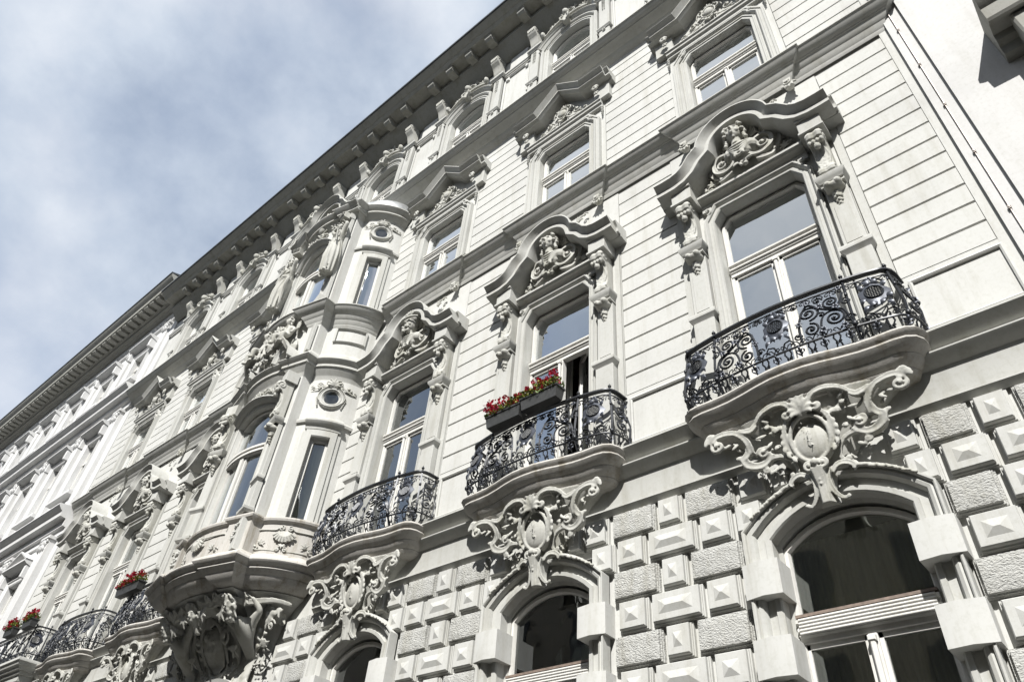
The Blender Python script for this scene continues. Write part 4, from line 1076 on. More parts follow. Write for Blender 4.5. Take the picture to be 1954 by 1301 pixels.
def oriel():
    X = -9
    body = MB()
    wa, wb = .36, .68   # window span on the side curve
    floors = [(6.0, 8.30, 9.55), (11.0, 12.72, 13.95)]
    for z0, zw, z1 in floors:
        for side in (1, -1):
            f = (lambda p: p) if side == 1 else flip
            S = RIGHT_SIDE
            vwall(body, f(sub(S, 0, wa)), z0, z1); vwall(body, f(sub(S, wb, 1)), z0, z1); vwall(body, f(sub(S, wa, wb)), zw, z1)
            vwall(body, f([(.72, .85), (.72, .93), (1.02, .86), (1.02, .68)]), z0, z1, .1)
        zc = 8.95 if z0 < 7 else 13.15
        vwall(body, sub(BOW, 0, .09), z0, z1); vwall(body, sub(BOW, .91, 1), z0, z1); vwall(body, sub(BOW, .09, .91), zc+(.13 if z0 < 7 else .20), z1)
    vwall(body, PL, 9.75, 10.75, .2)
    put('bay_wall', body.mesh('bay_wall', 'wall', 25), X)
    # floors / ceilings closing the hollow body
    mb = MB()
    for z in (5.9, 9.6, 10.9, 14.0):
        n = len(PL); mb.add([(u, d-.02, z) for u, d in PL], [tuple(range(n))])
    put('bay_floor', mb.mesh('bay_floor', 'room', None), X)
    # mouldings around the whole plan
    def ringm(name, prof, mat='trim', plan=None, ang=25):
        q = MB(); q.sweep(plan or PL, prof, 'plan'); put(name, q.mesh(name, mat, ang), X)
    # main storey entablature
    ringm('bay_entablature', [(0, 9.76), (.20, 9.75), (.20, 9.735), (.17, 9.70), (.13, 9.66), (.12, 9.655), (.13, 9.65), (.13, 9.605), (.11, 9.60), (.08, 9.54), (.03, 9.48), (.02, 9.46), (0, 9.39)])
    ringm('bay_string_course', [(0, 11.12)]+[(o+.008, z) for o, z in S3[1:-1]]+[(0, 10.645)])
    ringm('bay_step', [(0, 9.98), (.035, 9.97), (.05, 9.93), (.09, 9.88), (.10, 9.82), (.13, 9.80), (.13, 9.755), (0, 9.75)])
    ringm('bay_entablature', [(0, 14.16), (.24, 14.12), (.24, 14.10), (.20, 14.05), (.15, 14.0), (.14, 13.995), (.15, 13.99), (.15, 13.96), (.11, 13.945), (.05, 13.87), (.02, 13.85), (0, 13.80)])
    # parapet of the lowest storey
    par = [(0, 6.0), (.07, 6.0), (.07, 6.56), (.08, 6.58), (.12, 6.61), (.13, 6.64), (.125, 6.665), (.09, 6.68), (0, 6.70)]
    ringm('bay_parapet', par, 'sill')
    ringm('bay_base_slab', [(0, 6.12), (.12, 6.08), (.22, 6.0), (.265, 5.96), (.275, 5.93), (.26, 5.905), (.20, 5.86), (.19, 5.855), (.20, 5.85), (.20, 5.832), (.16, 5.79), (.12, 5.762), (.12, 5.752), (.10, 5.72), (.05, 5.67), (-.01, 5.63), (-.1, 5.60)], 'sill')
    # side window dressing
    for side in (1, -1):
        f = (lambda p: p) if side == 1 else flip
        S = RIGHT_SIDE
        for z0, zw, zo in ((6.7, 8.18, 9.0), (11.08, 12.60, 13.42)):
            q = MB(); win = sub(S, wa, wb)
            # jambs
            for a, b in ((wa-.10, wa), (wb, wb+.10)):
                q.sweep(f(sub(S, a, b)), [(-.1, z0), (.045, z0), (.045, zw+.13), (-.1, zw+.13)], 'plan')
            for a, b in ((wa-.17, wa-.10), (wb+.10, wb+.17)):
                q.sweep(f(sub(S, a, b)), [(-.1, z0), (.025, z0), (.025, zw+.10), (-.1, zw+.10)], 'plan')
            q.sweep(f(sub(S, wa, wb)), [(-.12, zw), (.03, zw), (.045, zw+.02), (.045, zw+.13), (-.05, zw+.13)], 'plan')
            # hood over the window, running on as a thin string
            q.sweep(f(sub(S, wa-.14, wb+.14)), [(0, zw+.13), (.05, zw+.14), (.06, zw+.19), (.10, zw+.22), (.13, zw+.27), (.13, zw+.30), (.10, zw+.32), (.08, zw+.36), (0, zw+.37)], 'plan')
            q.sweep(f(sub(S, .0, 1)), [(0, zw+.28), (.04, zw+.285), (.05, zw+.33), (.03, zw+.36), (0, zw+.365)], 'plan')
            put('window_surround', q.mesh('window_surround', 'trim', 25), X)
            # frame and pane
            g = MB(); g.sweep(f(sub(S, wa+.02, wb-.02)), [(-.10, z0-.1), (-.095, z0-.1), (-.095, zw), (-.10, zw)], 'plan')
            fr = MB()
            for a, b in ((wa, wa+.045), (wb-.045, wb)): fr.sweep(f(sub(S, a, b)), [(-.12, z0-.1), (-.06, z0-.1), (-.06, zw), (-.12, zw)], 'plan')
            fr.sweep(f(sub(S, wa+.04, wb-.04)), [(-.12, zw-.05), (-.07, zw-.05), (-.07, zw), (-.12, zw)], 'plan')
            fo = put('window', fr.mesh('window', 'wood', 30), X); obj('pane', g.mesh('pane', 'glasslow' if z0 < 8 else 'glass', 60), fo)
            c = MB(); cp = f(sub(S, wa+.01, wb-.01)); cp = [(lerp(cp[0][0], cp[-1][0], i/24), lerp(cp[0][1], cp[-1][1], i/24)+.004*math.sin(i*2.1)) for i in range(25)]
            c.sweep(cp, [(-.17, z0-.1), (-.17, zw)], 'plan', cap=False); obj('curtain', c.mesh('curtain', 'curtaing', 60), fo)
            # oculus with ring and crest
            m_ = f(sub(S, .5, .52)); pu, pd = m_[0]; tt = (m_[1][0]-m_[0][0], m_[1][1]-m_[0][1]); L = math.hypot(*tt); tx, ty = tt[0]/L, tt[1]/L; nx, ny = -ty, tx
            oc = MB()
            def loc(a, b, off): return (pu+tx*a+nx*off, pd+ty*a+ny*off, zo+b)
            def ringp(r_, off, n=26): return [loc(r_*math.cos(2*PI*i/n), r_*math.sin(2*PI*i/n), off-.9*(r_*math.cos(2*PI*i/n))**2) for i in range(n)]
            rows = [ringp(.235, .0), ringp(.225, .045), ringp(.205, .06), ringp(.185, .045), ringp(.165, .05), ringp(.145, .03), ringp(.13, .0), ringp(.122, .006)]
            oc.strips(rows, True)
            put('oculus_frame', oc.mesh('oculus_frame', 'trim', 40), X)
            dk = MB(); r_ = ringp(.124, .010); dk.add(r_, [tuple(range(len(r_)))]); ob = put('oculus_pane', dk.mesh('oculus_pane', M['roundglass'], None), X)
            cr = MB()
            raw = MB()
            for s_ in (-1, 1):
                volute(raw, s_*.10, .30, .03, .075, 1.4, PI/2, s_, .2); volute(raw, s_*.25, .24, .02, .06, 1.4, 0, -s_, .22); volute(raw, s_*.36, .21, .0, .04, 1.2, PI, s_, .24)
                band(raw, [(s_*.04, .20, .06), (s_*.15, .22, .04), (s_*.28, .17, .02), (s_*.40, .16, .0)], 0, .016, .018, .008); band(raw, [(s_*.02, .24, .05), (s_*.16, .16, .05), (s_*.23, .03, .04), (s_*.19, -.10, .04)], 0, .016, .014, .012)
                for i in range(5): raw.ell((s_*(.245-.01*i), .02, -.02-.04*i), (.018, .018, .020), 6, 4)
                volute(raw, s_*.07, -.19, .03, .035, 1.2, 0, s_, .26)
            spray(raw, 0, .22, .05, PI/2, .17, .02, 7, 2.4)
            raw.v = [(pu+tx*a+nx*(b-.5*a*a), pd+ty*a+ny*(b-.5*a*a), zo+c_) for a, b, c_ in raw.v]
            put('oculus_crest', bake(raw, 'oculus_crest', 'orn', .0075, 1), X)
        # sunk panel between the storeys and shell relief on the parapet
        q = MB()
        A, B = sub(S, .22, .80), None
        for zz, off in ((10.28, .03), (10.60, .03)): q.sweep(f(A), [(0, zz-.02), (off, zz-.015), (off+.015, zz), (off, zz+.015), (0, zz+.02)], 'plan')
        for a, b in ((.20, .24), (.78, .82)): q.sweep(f(sub(S, a, b)), [(0, 10.27), (.04, 10.27), (.04, 10.61), (0, 10.61)], 'plan')
        put('bay_panel', q.mesh('bay_panel', 'trim', 30), X)
        m_ = f(sub(S, .45, .47)); pu, pd = m_[0]; tt = (m_[1][0]-m_[0][0], m_[1][1]-m_[0][1]); L = math.hypot(*tt); tx, ty = tt[0]/L, tt[1]/L; nx, ny = -ty, tx
        raw = MB()
        for s_ in (-1, 1):
            volute(raw, s_*.07, .16, .01, .05, 1.4, PI/2, s_, .22); volute(raw, s_*.06, -.17, .01, .04, 1.4, PI/2, s_, .22); volute(raw, s_*.40, -.13, .0, .05, 1.3, 0, s_, .22)
            band(raw, [(s_*.11, .17, .01), (s_*.16, .13, .01), (s_*.40, .135, .0), (s_*.44, .10, .0), (s_*.45, -.05, .0)], 0, .012)
            spray(raw, s_*.34, -.10, .0, PI/2+s_*.6, .12, .014, 4); band(raw, [(s_*.08, -.19, .0), (s_*.25, -.18, .0), (s_*.38, -.18, .0)], 0, .010)
        for i in range(9):
            a = -PI/2+(i-4)*.27; raw.tube([(.02*math.cos(a), .03, .12+.02*math.sin(a)), (.11*math.cos(a), .055, .12+.11*math.sin(a)), (.19*math.cos(a), .035, .12+.19*math.sin(a))], [.008, .016, .021], 6)
        spray(raw, 0, -.08, .01, -PI/2, .10, .014, 5)
        raw.v = [(pu+tx*a+nx*(b+.07-.45*a*a), pd+ty*a+ny*(b+.07-.45*a*a), 6.34+c_) for a, b, c_ in raw.v]
        put('parapet_relief', bake(raw, 'parapet_relief', 'orn', .007, 1), X)
        if side == 1:
            raw = MB()
            for q_ in (-1, 1):
                volute(raw, q_*.07, 6.47, .01, .05, 1.4, PI/2, q_, .22); volute(raw, q_*.46, 6.22, .0, .045, 1.3, 0, q_, .22); spray(raw, q_*.40, 6.24, .0, PI/2+q_*.6, .12, .014, 4)
                band(raw, [(q_*.11, 6.49, .01), (q_*.16, 6.46, .01), (q_*.52, 6.46, .0), (q_*.57, 6.42, .0), (q_*.57, 6.30, .0)], 0, .011)
            for i in range(9):
                a = -PI/2+(i-4)*.27; raw.tube([(.02*math.cos(a), .03, 6.46+.02*math.sin(a)), (.11*math.cos(a), .055, 6.46+.11*math.sin(a)), (.19*math.cos(a), .035, 6.46+.19*math.sin(a))], [.008, .016, .021], 6)
            raw.v = [(u, d+.08+.98-.13*(u/.72)**2, z) for u, d, z in raw.v]
            put('parapet_relief', bake(raw, 'parapet_relief', 'orn', .008, 1), X)
        # zinc cap over the side bay
        q = MB(); rows = []
        for i in range(7):
            t = i/6; k_ = max(.05, math.cos(t*PI/2*.98))**.42; rows.append([(lerp(1.02, u, k_) if 1 else u, d*k_+.02, 14.13+.56*math.sin(t*PI/2)**1.1) for u, d in [(1.0, .82)]+[(a*1.09-.0, b*1.12) for a, b in RIGHT_SIDE]])
        if side == -1: rows = [[(-u, d, z) for u, d, z in r_] for r_ in rows]
        q.strips(rows); put('zinc_cap', q.mesh('zinc_cap', 'zinc', 30), X)
    # central windows in the bow
    for z0, zs, za, tz, bl in ((6.1, 8.88, 8.98, 8.10, 0), (11.08, 12.98, 13.30, 12.50, 1)):
        q = MB(); Cw = sub(BOW, .09, .91)
        hw = .60
        def dep(u): return .98-.13*(u/.72)**2
        ar = arc(hw, zs, za, 14) if bl else arc(hw, zs, za, 14)
        outl = [(-hw, z0)]+ar+[(hw, z0)]
        pr_ = [(-.0, -.20), (0, .02), (.02, .04), (.06, .04), (.065, .06), (.10, .06), (.12, .03), (.12, -.02)]
        qq = MB(); qq.sweep(outl, pr_, 'face'); qq.v = [(u, d+dep(u)-.01, z) for u, d, z in qq.v]
        ztop = (9.08 if not bl else 13.35)+.01; apl = arc(hw+.03, zs, za+.03, 14); vs_ = [(u, dep(u)-.006, z) for u, z in apl]+[(u, dep(u)-.006, ztop) for u, z in apl]
        qq.add(vs_, [(i_, i_+1, len(apl)+i_+1, len(apl)+i_) for i_ in range(len(apl)-1)])
        # moulded head
        hd = MB(); hd.sweep(arc(.70, zs+.12, za+.17, 14), [(0, -.05), (0, .15), (-.02, .155), (-.04, .12), (-.07, .10), (-.09, .07), (-.10, 0)], 'face'); hd.v = [(u, d+dep(u), z) for u, d, z in hd.v]
        qq.copyinto(hd); put('window_surround', qq.mesh('window_surround', 'trim', 28), X)
        w = MB(); w.sweep(outl, [(-.0, -.17), (0, -.08), (-.055, -.08), (-.06, -.17)], 'face')
        n = 14
        for (u0, u1, d0, d1, a, b) in ((-.045, .045, -.15, -.06, z0, tz-.06),): w.box(u0, u1, d0, d1, a, b)
        for zz, th, dd in ((tz, .06, -.05), (tz+.05, .02, -.02), (tz-.03, .02, -.03)):
            w.strips([[(lerp(-hw, hw, i/n), -.15, zz-th), (lerp(-hw, hw, i/n), dd, zz-th), (lerp(-hw, hw, i/n), dd, zz+th), (lerp(-hw, hw, i/n), -.15, zz+th)] for i in range(n+1)], False, True)
        for s_ in (-1, 1):
            for a in (.06, .50): w.box(*sorted((s_*a, s_*(a+.04))), -.14, -.09, z0, tz-.06)
        w.v = [(u, d+dep(u), z) for u, d, z in w.v]; fo = put('window', w.mesh('window', 'wood', 30), X)
        g = MB(); gp = [(-hw+.03, z0)]+[(u*.96, z-.03) for u, z in ar]+[(hw-.03, z0)]
        cols = [[(lerp(-hw+.03, hw-.03, i/n), -.12, z) for z in (z0, (zs+za)/2 if not bl else zs)] for i in range(n+1)]
        for i, c_ in enumerate(cols): u = c_[1][0]; zt = max(z for uu, z in [(0, 0)]+[(p[0], p[1]) for p in ar if abs(p[0]-u) < .05] or [(0, zs)]); cols[i][1] = (u, -.12, (zt or zs)-.02)
        g.strips(cols); g.v = [(u, d+dep(u), z) for u, d, z in g.v]; obj('pane', g.mesh('pane', 'glass' if bl else 'glassc', 60), fo)
        c = MB(); rows = [[], []]
        for i in range(60): u = lerp(-.66, .66, i/59); rows[0].append((u, dep(u)-.34+.02*math.sin(i*1.9), z0)); rows[1].append((u, dep(u)-.34+.012*math.sin(i*1.9), za))
        c.strips(rows); obj('curtain', c.mesh('curtain', 'curtain', 60), fo)
    # pilasters of the bay: pedestal cap, shaft, pendant, shelf, scroll bracket
    for side in (1, -1):
        cu, cd = side*.87, .895; ang = -side*math.atan2(.07, .30)
        def place(name, me, dz=0, scale=1):
            o = put(name, me, X+cu, dz, cd-.005); o.rotation_euler = (0, 0, ang); o.scale = (scale, scale, 1); return o
        q = MB(); q.box(-.115, .115, -.02, .05, 7.30, 8.34, .006)
        q.box(-.125, .125, -.02, .07, 6.7, 7.25, .006)
        q.sweep([(-.125, 0), (-.125, .07), (.125, .07), (.125, 0)], [(0, 7.24), (.012, 7.26), (.035, 7.29), (.04, 7.33), (.035, 7.345), (0, 7.36), (-.07, 7.36)], 'plan')
        q.sweep([(-.135, -.02), (-.135, .11), (.135, .11), (.135, -.02)], [(-.02, 6.70), (.0, 6.70), (.03, 6.74), (.035, 6.78), (.0, 6.80), (-.1, 6.80)], 'plan')
        q.sweep([(-.125, 0), (-.125, .13), (.125, .13), (.125, 0)], [(-.02, 8.33), (0, 8.34), (.015, 8.37), (.035, 8.40), (.04, 8.44), (.02, 8.455), (-.13, 8.46)], 'plan')
        q.box(-.13, .13, -.02, .20, 9.18, 9.40, .006)
        place('pilaster', q.mesh('pilaster', 'trim', 28))
        q = MB(); q.box(-.12, .12, -.02, .035, 9.98, 10.64, .006); place('pilaster', q.mesh('pilaster', 'trim', 28))
        q = MB(); q.box(-.13, .13, -.02, .05, 11.1, 13.85, .006); q.box(-.14, .14, -.02, .10, 13.72, 13.86, .006); q.box(-.15, .15, -.02, .16, 11.08, 11.32, .006); place('pilaster', q.mesh('pilaster', 'trim', 28))
        for me, nm in ((corm, 'fruit_pendant'), (scrm, 'scroll_bracket')):
            me2 = me.copy(); me2.transform(Matrix.Translation((-.84, 0, 0))); place(nm, me2)
        # parapet pier with festoon
        q = MB(); q.box(-.15, .15, .0, .10, 6.1, 6.60, .008); clump(q, 0, 6.40, .10, .05, .12, 14, .022, 3); volute(q, -.09, 6.50, .10, .04, 1.2, 0, 1, .25); volute(q, .09, 6.50, .10, .04, 1.2, PI, -1, .25)
        place('parapet_pier', q.mesh('parapet_pier', 'trim', 30))
        # attic-level little bracket over the caryatid head
        q = MB(); q.box(-.10, .10, 0, .22, 13.70, 13.86, .006)
        for i in range(5): q.tube([((i-2)*.04, .20, 13.84), ((i-2)*.04, .26, 13.79), ((i-2)*.04, .20, 13.73)], .018, 5)
        place('capital', q.mesh('capital', 'orn', 40))
    # frieze relief under the main entablature centre
    raw = MB()
    for s_ in (-1, 1):
        for i, (a, r_) in enumerate(((.13, .07), (.28, .06), (.42, .055), (.54, .045))): volute(raw, s_*a, 9.36-.10*a, .03, r_, 1.5, PI/2*(i % 2), s_*(1 if i % 2 else -1), .22)
        band(raw, [(s_*.03, 9.30, .04), (s_*.20, 9.38, .04), (s_*.35, 9.27, .04), (s_*.48, 9.33, .04), (s_*.60, 9.25, .03)], 0, .014)
    spray(raw, 0, 9.27, .04, PI/2, .13, .02, 7, 2.4)
    raw.v = [(u, d+.98-.13*(u/.72)**2, z) for u, d, z in raw.v]
    put('frieze_relief', bake(raw, 'frieze_relief', 'orn', .008, 1), X)
    # curved gable over the upper central window
    q = MB()
    half = [(-1.17, 14.10), (-1.02, 14.12), (-.88, 14.19), (-.77, 14.32), (-.69, 14.45), (-.63, 14.50)]
    path = half+arc(.55, 14.56, 14.98, 18)+[(-u, z) for u, z in half[::-1]]
    q.sweep(path, [(0, -.1), (0, .34), (-.022, .345), (-.04, .31), (-.07, .27), (-.085, .25), (-.11, .25), (-.115, .22), (-.18, .22), (-.19, .18), (-.20, -.1)], 'face')
    q.poly([(-.9, 13.5), (.9, 13.5), (.9, 14.0), (.6, 14.2), (.5, 14.6), (.3, 14.76), (-.3, 14.76), (-.5, 14.6), (-.6, 14.2), (-.9, 14.0)], -.4, .0)
    q.v = [(u, d+.86-.05*u*u, z) for u, d, z in q.v]
    put('bay_gable', q.mesh('bay_gable', 'trim', 28), X)
    raw = MB()
    for s_ in (-1, 1):
        volute(raw, s_*.16, 14.30, .05, .12, 1.5, PI/2, s_, .2); volute(raw, s_*.36, 14.05, .05, .10, 1.5, 0, -s_, .2); volute(raw, s_*.52, 13.80, .05, .08, 1.4, PI, s_, .2)
        clump(raw, s_*.42, 13.92, .04, .12, .16, 20, .035, 4); clump(raw, s_*.60, 13.62, .04, .06, .12, 14, .03, 5); spray(raw, s_*.3, 14.2, .05, PI/2-s_*.8, .2, .03, 5)
    raw.ell((0, .08, 14.05), (.16, .10, .22), 14, 10); raw.tube([(.2*math.cos(2*PI*i/20), .08, 14.06+.27*math.sin(2*PI*i/20)) for i in range(21)], .025, 6); spray(raw, 0, 14.3, .06, PI/2, .25, .03, 7, 2.4); clump(raw, 0, 13.72, .05, .2, .06, 16, .035, 6)
    raw.v = [(u, d+.955-.12*u*u, z) for u, d, z in raw.v]
    put('gable_cartouche', bake(raw, 'gable_cartouche', 'orn', .010, 1), X)
M['roundglass'] = glassmat('round_pane', (1.6, .05), (.25, .28, .26))
oriel()

# ------------------------------------------------------------------ sculpture
def bodymesh(name, joints, edges, mat='orn', sub_=2, extra=None):
    """one continuous skin grown from a skeleton: joints {name:(u,d,z,r)}"""
    names = list(joints); me = bpy.data.meshes.new(name+'_sk')
    me.from_pydata([(joints[n][0], -joints[n][1], joints[n][2]) for n in names], [(names.index(a), names.index(b)) for a, b in edges], [])
    o = bpy.data.objects.new('tmp', me); col.objects.link(o)
    md = o.modifiers.new('skin', 'SKIN')
    sv = me.skin_vertices[0].data if me.skin_vertices else None
    if sv is None:
        bm = bmesh.new(); bm.from_mesh(me); bm.verts.layers.skin.verify(); bm.to_mesh(me); bm.free(); sv = me.skin_vertices[0].data
    for i, n in enumerate(names):
        r = joints[n][3]; sv[i].radius = (r, r); sv[i].use_root = (i == 0)
    s = o.modifiers.new('sub', 'SUBSURF'); s.levels = sub_; s.render_levels = sub_
    dg = bpy.context.evaluated_depsgraph_get(); ev = o.evaluated_get(dg); out = bpy.data.meshes.new_from_object(ev)
    vs = [(v.co.x, -v.co.y, v.co.z) for v in out.vertices]; fs = [tuple(p.vertices) for p in out.polygons]
    bpy.data.objects.remove(o); bpy.data.meshes.remove(me)
    mb = MB(); mb.add(vs, fs)
    return mb
def caryatid():
    J = {'pel': (0, .0, .80, .10), 'wst': (0, .01, .93, .082), 'cst': (.0, .02, 1.07, .10), 'nek': (.0, .02, 1.20, .045), 'shl': (-.10, .02, 1.16, .05), 'shr': (.10, .02, 1.16, .05),
         'ell': (-.21, .07, 1.30, .038), 'hal': (-.10, .05, 1.42, .028), 'elr': (.19, .05, 1.32, .038), 'har': (.10, .03, 1.43, .028),
         'knl': (-.05, .08, .50, .075), 'knr': (.06, .03, .50, .07), 'anl': (-.035, .02, .17, .045), 'anr': (.045, -.01, .15, .045), 'ftl': (-.04, .09, .10, .03), 'ftr': (.05, .06, .09, .03), 'hpl': (-.06, .01, .75, .085), 'hpr': (.06, .01, .75, .085)}
    Ed = [('pel', 'wst'), ('wst', 'cst'), ('cst', 'nek'), ('cst', 'shl'), ('cst', 'shr'), ('shl', 'ell'), ('ell', 'hal'), ('shr', 'elr'), ('elr', 'har'), ('pel', 'hpl'), ('pel', 'hpr'), ('hpl', 'knl'), ('hpr', 'knr'), ('knl', 'anl'), ('knr', 'anr'), ('anl', 'ftl'), ('anr', 'ftr')]
    mb = bodymesh('caryatid', J, Ed)
    head(mb, (.0, .04, 1.32), .088)
    for q in (-1, 1): mb.ell((q*.043, .092, 1.075), (.040, .034, .036), 9, 6)
    for i in range(4): band(mb, [(-.10, 1.10-.02*i, .075), (-.03, 1.06-.035*i, .118), (.05, 1.045-.035*i, .118), (.10, 1.09-.03*i, .075)], 0, .008, .011, .008)
    # fingers folded behind the head
    for q, hx in ((-1, -.10), (1, .10)):
        for i in range(4): mb.tube([(hx, .05, 1.42), (hx-q*.03, .06+.012*i, 1.44+.008*i), (hx-q*.055, .055+.012*i, 1.43+.008*i)], [.011, .010, .008], 5)
    # skirt: one continuous cloth gathered over the hips and falling past the feet
    rows = []
    for i in range(15):
        t = i/14; z = lerp(.95, .05, t); w = lerp(.100, .125, min(1, t*2.2))*(1-.22*max(0, t-.35)) + .02*math.sin(t*PI); dd = lerp(.092, .12, min(1, t*2))*(1-.18*max(0, t-.4))
        amp = .004+.020*t; k_ = 11
        rows.append([((w+amp*math.sin(k_*a+t*3.2))*math.cos(a)+.03*math.sin(t*2.6), (dd+amp*math.sin(k_*a+t*3.2)*.9)*math.sin(a)+.02+.05*math.sin(t*PI*.8)*max(0, math.cos(a-1.9)), z-.03*math.cos(a)*(1-t)-.02*math.sin(5*a)*t) for a in [2*PI*q/48 for q in range(48)]])
    mb.strips(rows, True, True)
    # diagonal folds drawn up to the left hip
    for i in range(8):
        t = i/7; band(mb, [(-.125, .90-.012*i, .05), (-.06+.01*i, .86-.055*i, .135), (.04+.008*i, .74-.075*i, .155-.01*t), (.11, .60-.085*i, .10)], 0, .008, .017, .009, 1.3)
    for i in range(6): band(mb, [(-.12, .97-.022*i, .06), (-.03, .925-.022*i, .118), (.06, .905-.02*i, .118), (.12, .95-.018*i, .06)], 0, .008, .013, .008)
    # swag falling beside the leg
    for i in range(4): band(mb, [(-.125-.006*i, .90, .05), (-.15-.010*i, .66, .075+.01*i), (-.125-.012*i, .42, .09), (-.15-.008*i, .22-.03*i, .07), (-.13, .10-.02*i, .05)], 0, .012, .020, .009, 1.2)
    for q in (-1, 1): mb.ell((q*.045+.03, .10, .05), (.035, .065, .026), 8, 6)
    # waist-length wreath
    for i in range(12): mb.ell((.06+.008*i, .13, 1.17-.035*i), (.020, .02, .018), 6, 4)
    mb.ell((0, -.05, .6), (.10, .08, .55), 10, 8)
    return bake(mb, 'caryatid', 'orn', .0065, 1)
carm = caryatid()
for s_ in (-1, 1):
    o = put('caryatid', carm, -9+s_*.87, 11.90, 1.02, mx=1 if s_ == 1 else -1, label='standing draped woman with arms raised behind her head'); o.scale = (s_*1.12, 1.12, 1.12)
def putti():
    mb = MB()
    for s_ in (1, -1):
        J = {'pel': (.42*s_, .20, .40, .085), 'bel': (.40*s_, .20, .52, .088), 'cst': (.38*s_, .19, .64, .088), 'nek': (.36*s_, .20, .74, .045), 'shi': (.29*s_, .20, .69, .045), 'sho': (.47*s_, .18, .69, .045),
             'eli': (.20*s_, .26, .62, .036), 'hai': (.14*s_, .28, .70, .028), 'elo': (.56*s_, .18, .60, .036), 'hao': (.55*s_, .24, .48, .028),
             'kni': (.34*s_, .40, .42, .058), 'ani': (.33*s_, .40, .22, .036), 'fti': (.32*s_, .47, .18, .026), 'kno': (.56*s_, .38, .38, .058), 'ano': (.56*s_, .36, .18, .036), 'fto': (.57*s_, .44, .15, .026)}
        Ed = [('pel', 'bel'), ('bel', 'cst'), ('cst', 'nek'), ('cst', 'shi'), ('cst', 'sho'), ('shi', 'eli'), ('eli', 'hai'), ('sho', 'elo'), ('elo', 'hao'), ('pel', 'kni'), ('kni', 'ani'), ('ani', 'fti'), ('pel', 'kno'), ('kno', 'ano'), ('ano', 'fto')]
        b = bodymesh('putto', J, Ed); head(b, (.36*s_, .22, .86), .095)
        for i in range(4): b.tube([(.14*s_, .28, .70), ((.11-.004*i)*s_, .30, .72-.01*i)], [.010, .007], 5)
        for i in range(6): leaf(b, .46*s_, .70, .10, PI/2-s_*(.2+.25*i), .24-.02*i, .03, -.3*s_, .1)   # wing
        mb.copyinto(b)
    # cartouche between them
    for s_ in (-1, 1):
        band(mb, [(s_*.05, .75, .20), (s_*.20, .80, .18), (s_*.27, .68, .20), (s_*.22, .50, .26), (s_*.28, .34, .28), (s_*.20, .20, .30)], 0, .035, .045, .03, 1.4)
        volute(mb, s_*.13, .78, .22, .08, 1.4, PI, -s_, .25); volute(mb, s_*.24, .20, .30, .07, 1.4, PI/2, s_, .26); clump(mb, s_*.28, .08, .22, .12, .05, 14, .035, 4)
        band(mb, [(s_*.30, .22, .30), (s_*.46, .26, .34), (s_*.60, .18, .30), (s_*.66, .02, .22)], 0, .05, .06, .03, 1.5)
    mb.ell((0, .24, .42), (.14, .10, .20), 16, 11); mb.tube([(.17*math.cos(2*PI*i/24), .28, .42+.235*math.sin(2*PI*i/24)) for i in range(25)], .028, 7)
    leaf(mb, 0, .38, .33, PI/2, .14, .02); leaf(mb, 0, .42, .33, .6, .10, .016); leaf(mb, 0, .42, .33, 2.5, .10, .016); rosette(mb, 0, .36, .34, .04, 5)
    for q_ in (-1, 1):
        for i in range(5): leaf(mb, q_*(.20+.02*i), .30+.09*i, .22, PI/2-q_*(.9-.2*i), .12, .02, .4)
    spray(mb, 0, .72, .2, PI/2, .22, .035, 7, 2.4, .9); spray(mb, 0, .20, .30, -PI/2, .2, .03, 5, 1.8, .8)
    clump(mb, 0, .0, .25, .30, .05, 16, .035, 8)
    mb.ell((0, .05, .30), (.60, .10, .34), 14, 8)
    return bake(mb, 'putti_group', 'orn', .010, 1)
put('putti_group', putti(), -9, 9.98, .92, label='two seated winged children flanking a scrolled shield')
def shieldcup(s_):
    q = MB(); rows = []
    for i in range(9):
        t = i/8; r_ = .19*math.sin(PI*min(.5, t*.5+.02)); rows.append([(r_*math.cos(a), .0+r_*.9*math.sin(a), .34-.34*t if 1 else 0) for a in [2*PI*j/20 for j in range(20)]])
    q.strips(rows, True, True); return q
# broken curved cornice bits flanking the putti
for s_ in (-1, 1):
    q = MB(); a = [(s_*.34, 9.78), (s_*.37, 9.90), (s_*.42, 10.0), (s_*.50, 10.07), (s_*.60, 10.10), (s_*.70, 10.07), (s_*.77, 9.98), (s_*.82, 9.78)]
    if s_ < 0: a = a[::-1]
    q.sweep(a, [(0, .0), (0, .36), (-.02, .36), (-.04, .33), (-.07, .31), (-.09, .31), (-.10, .27), (-.12, .0)], 'face')
    q.v = [(u, d+.84, z) for u, d, z in q.v]
    put('broken_pediment', q.mesh('broken_pediment', 'trim', 35), -9)

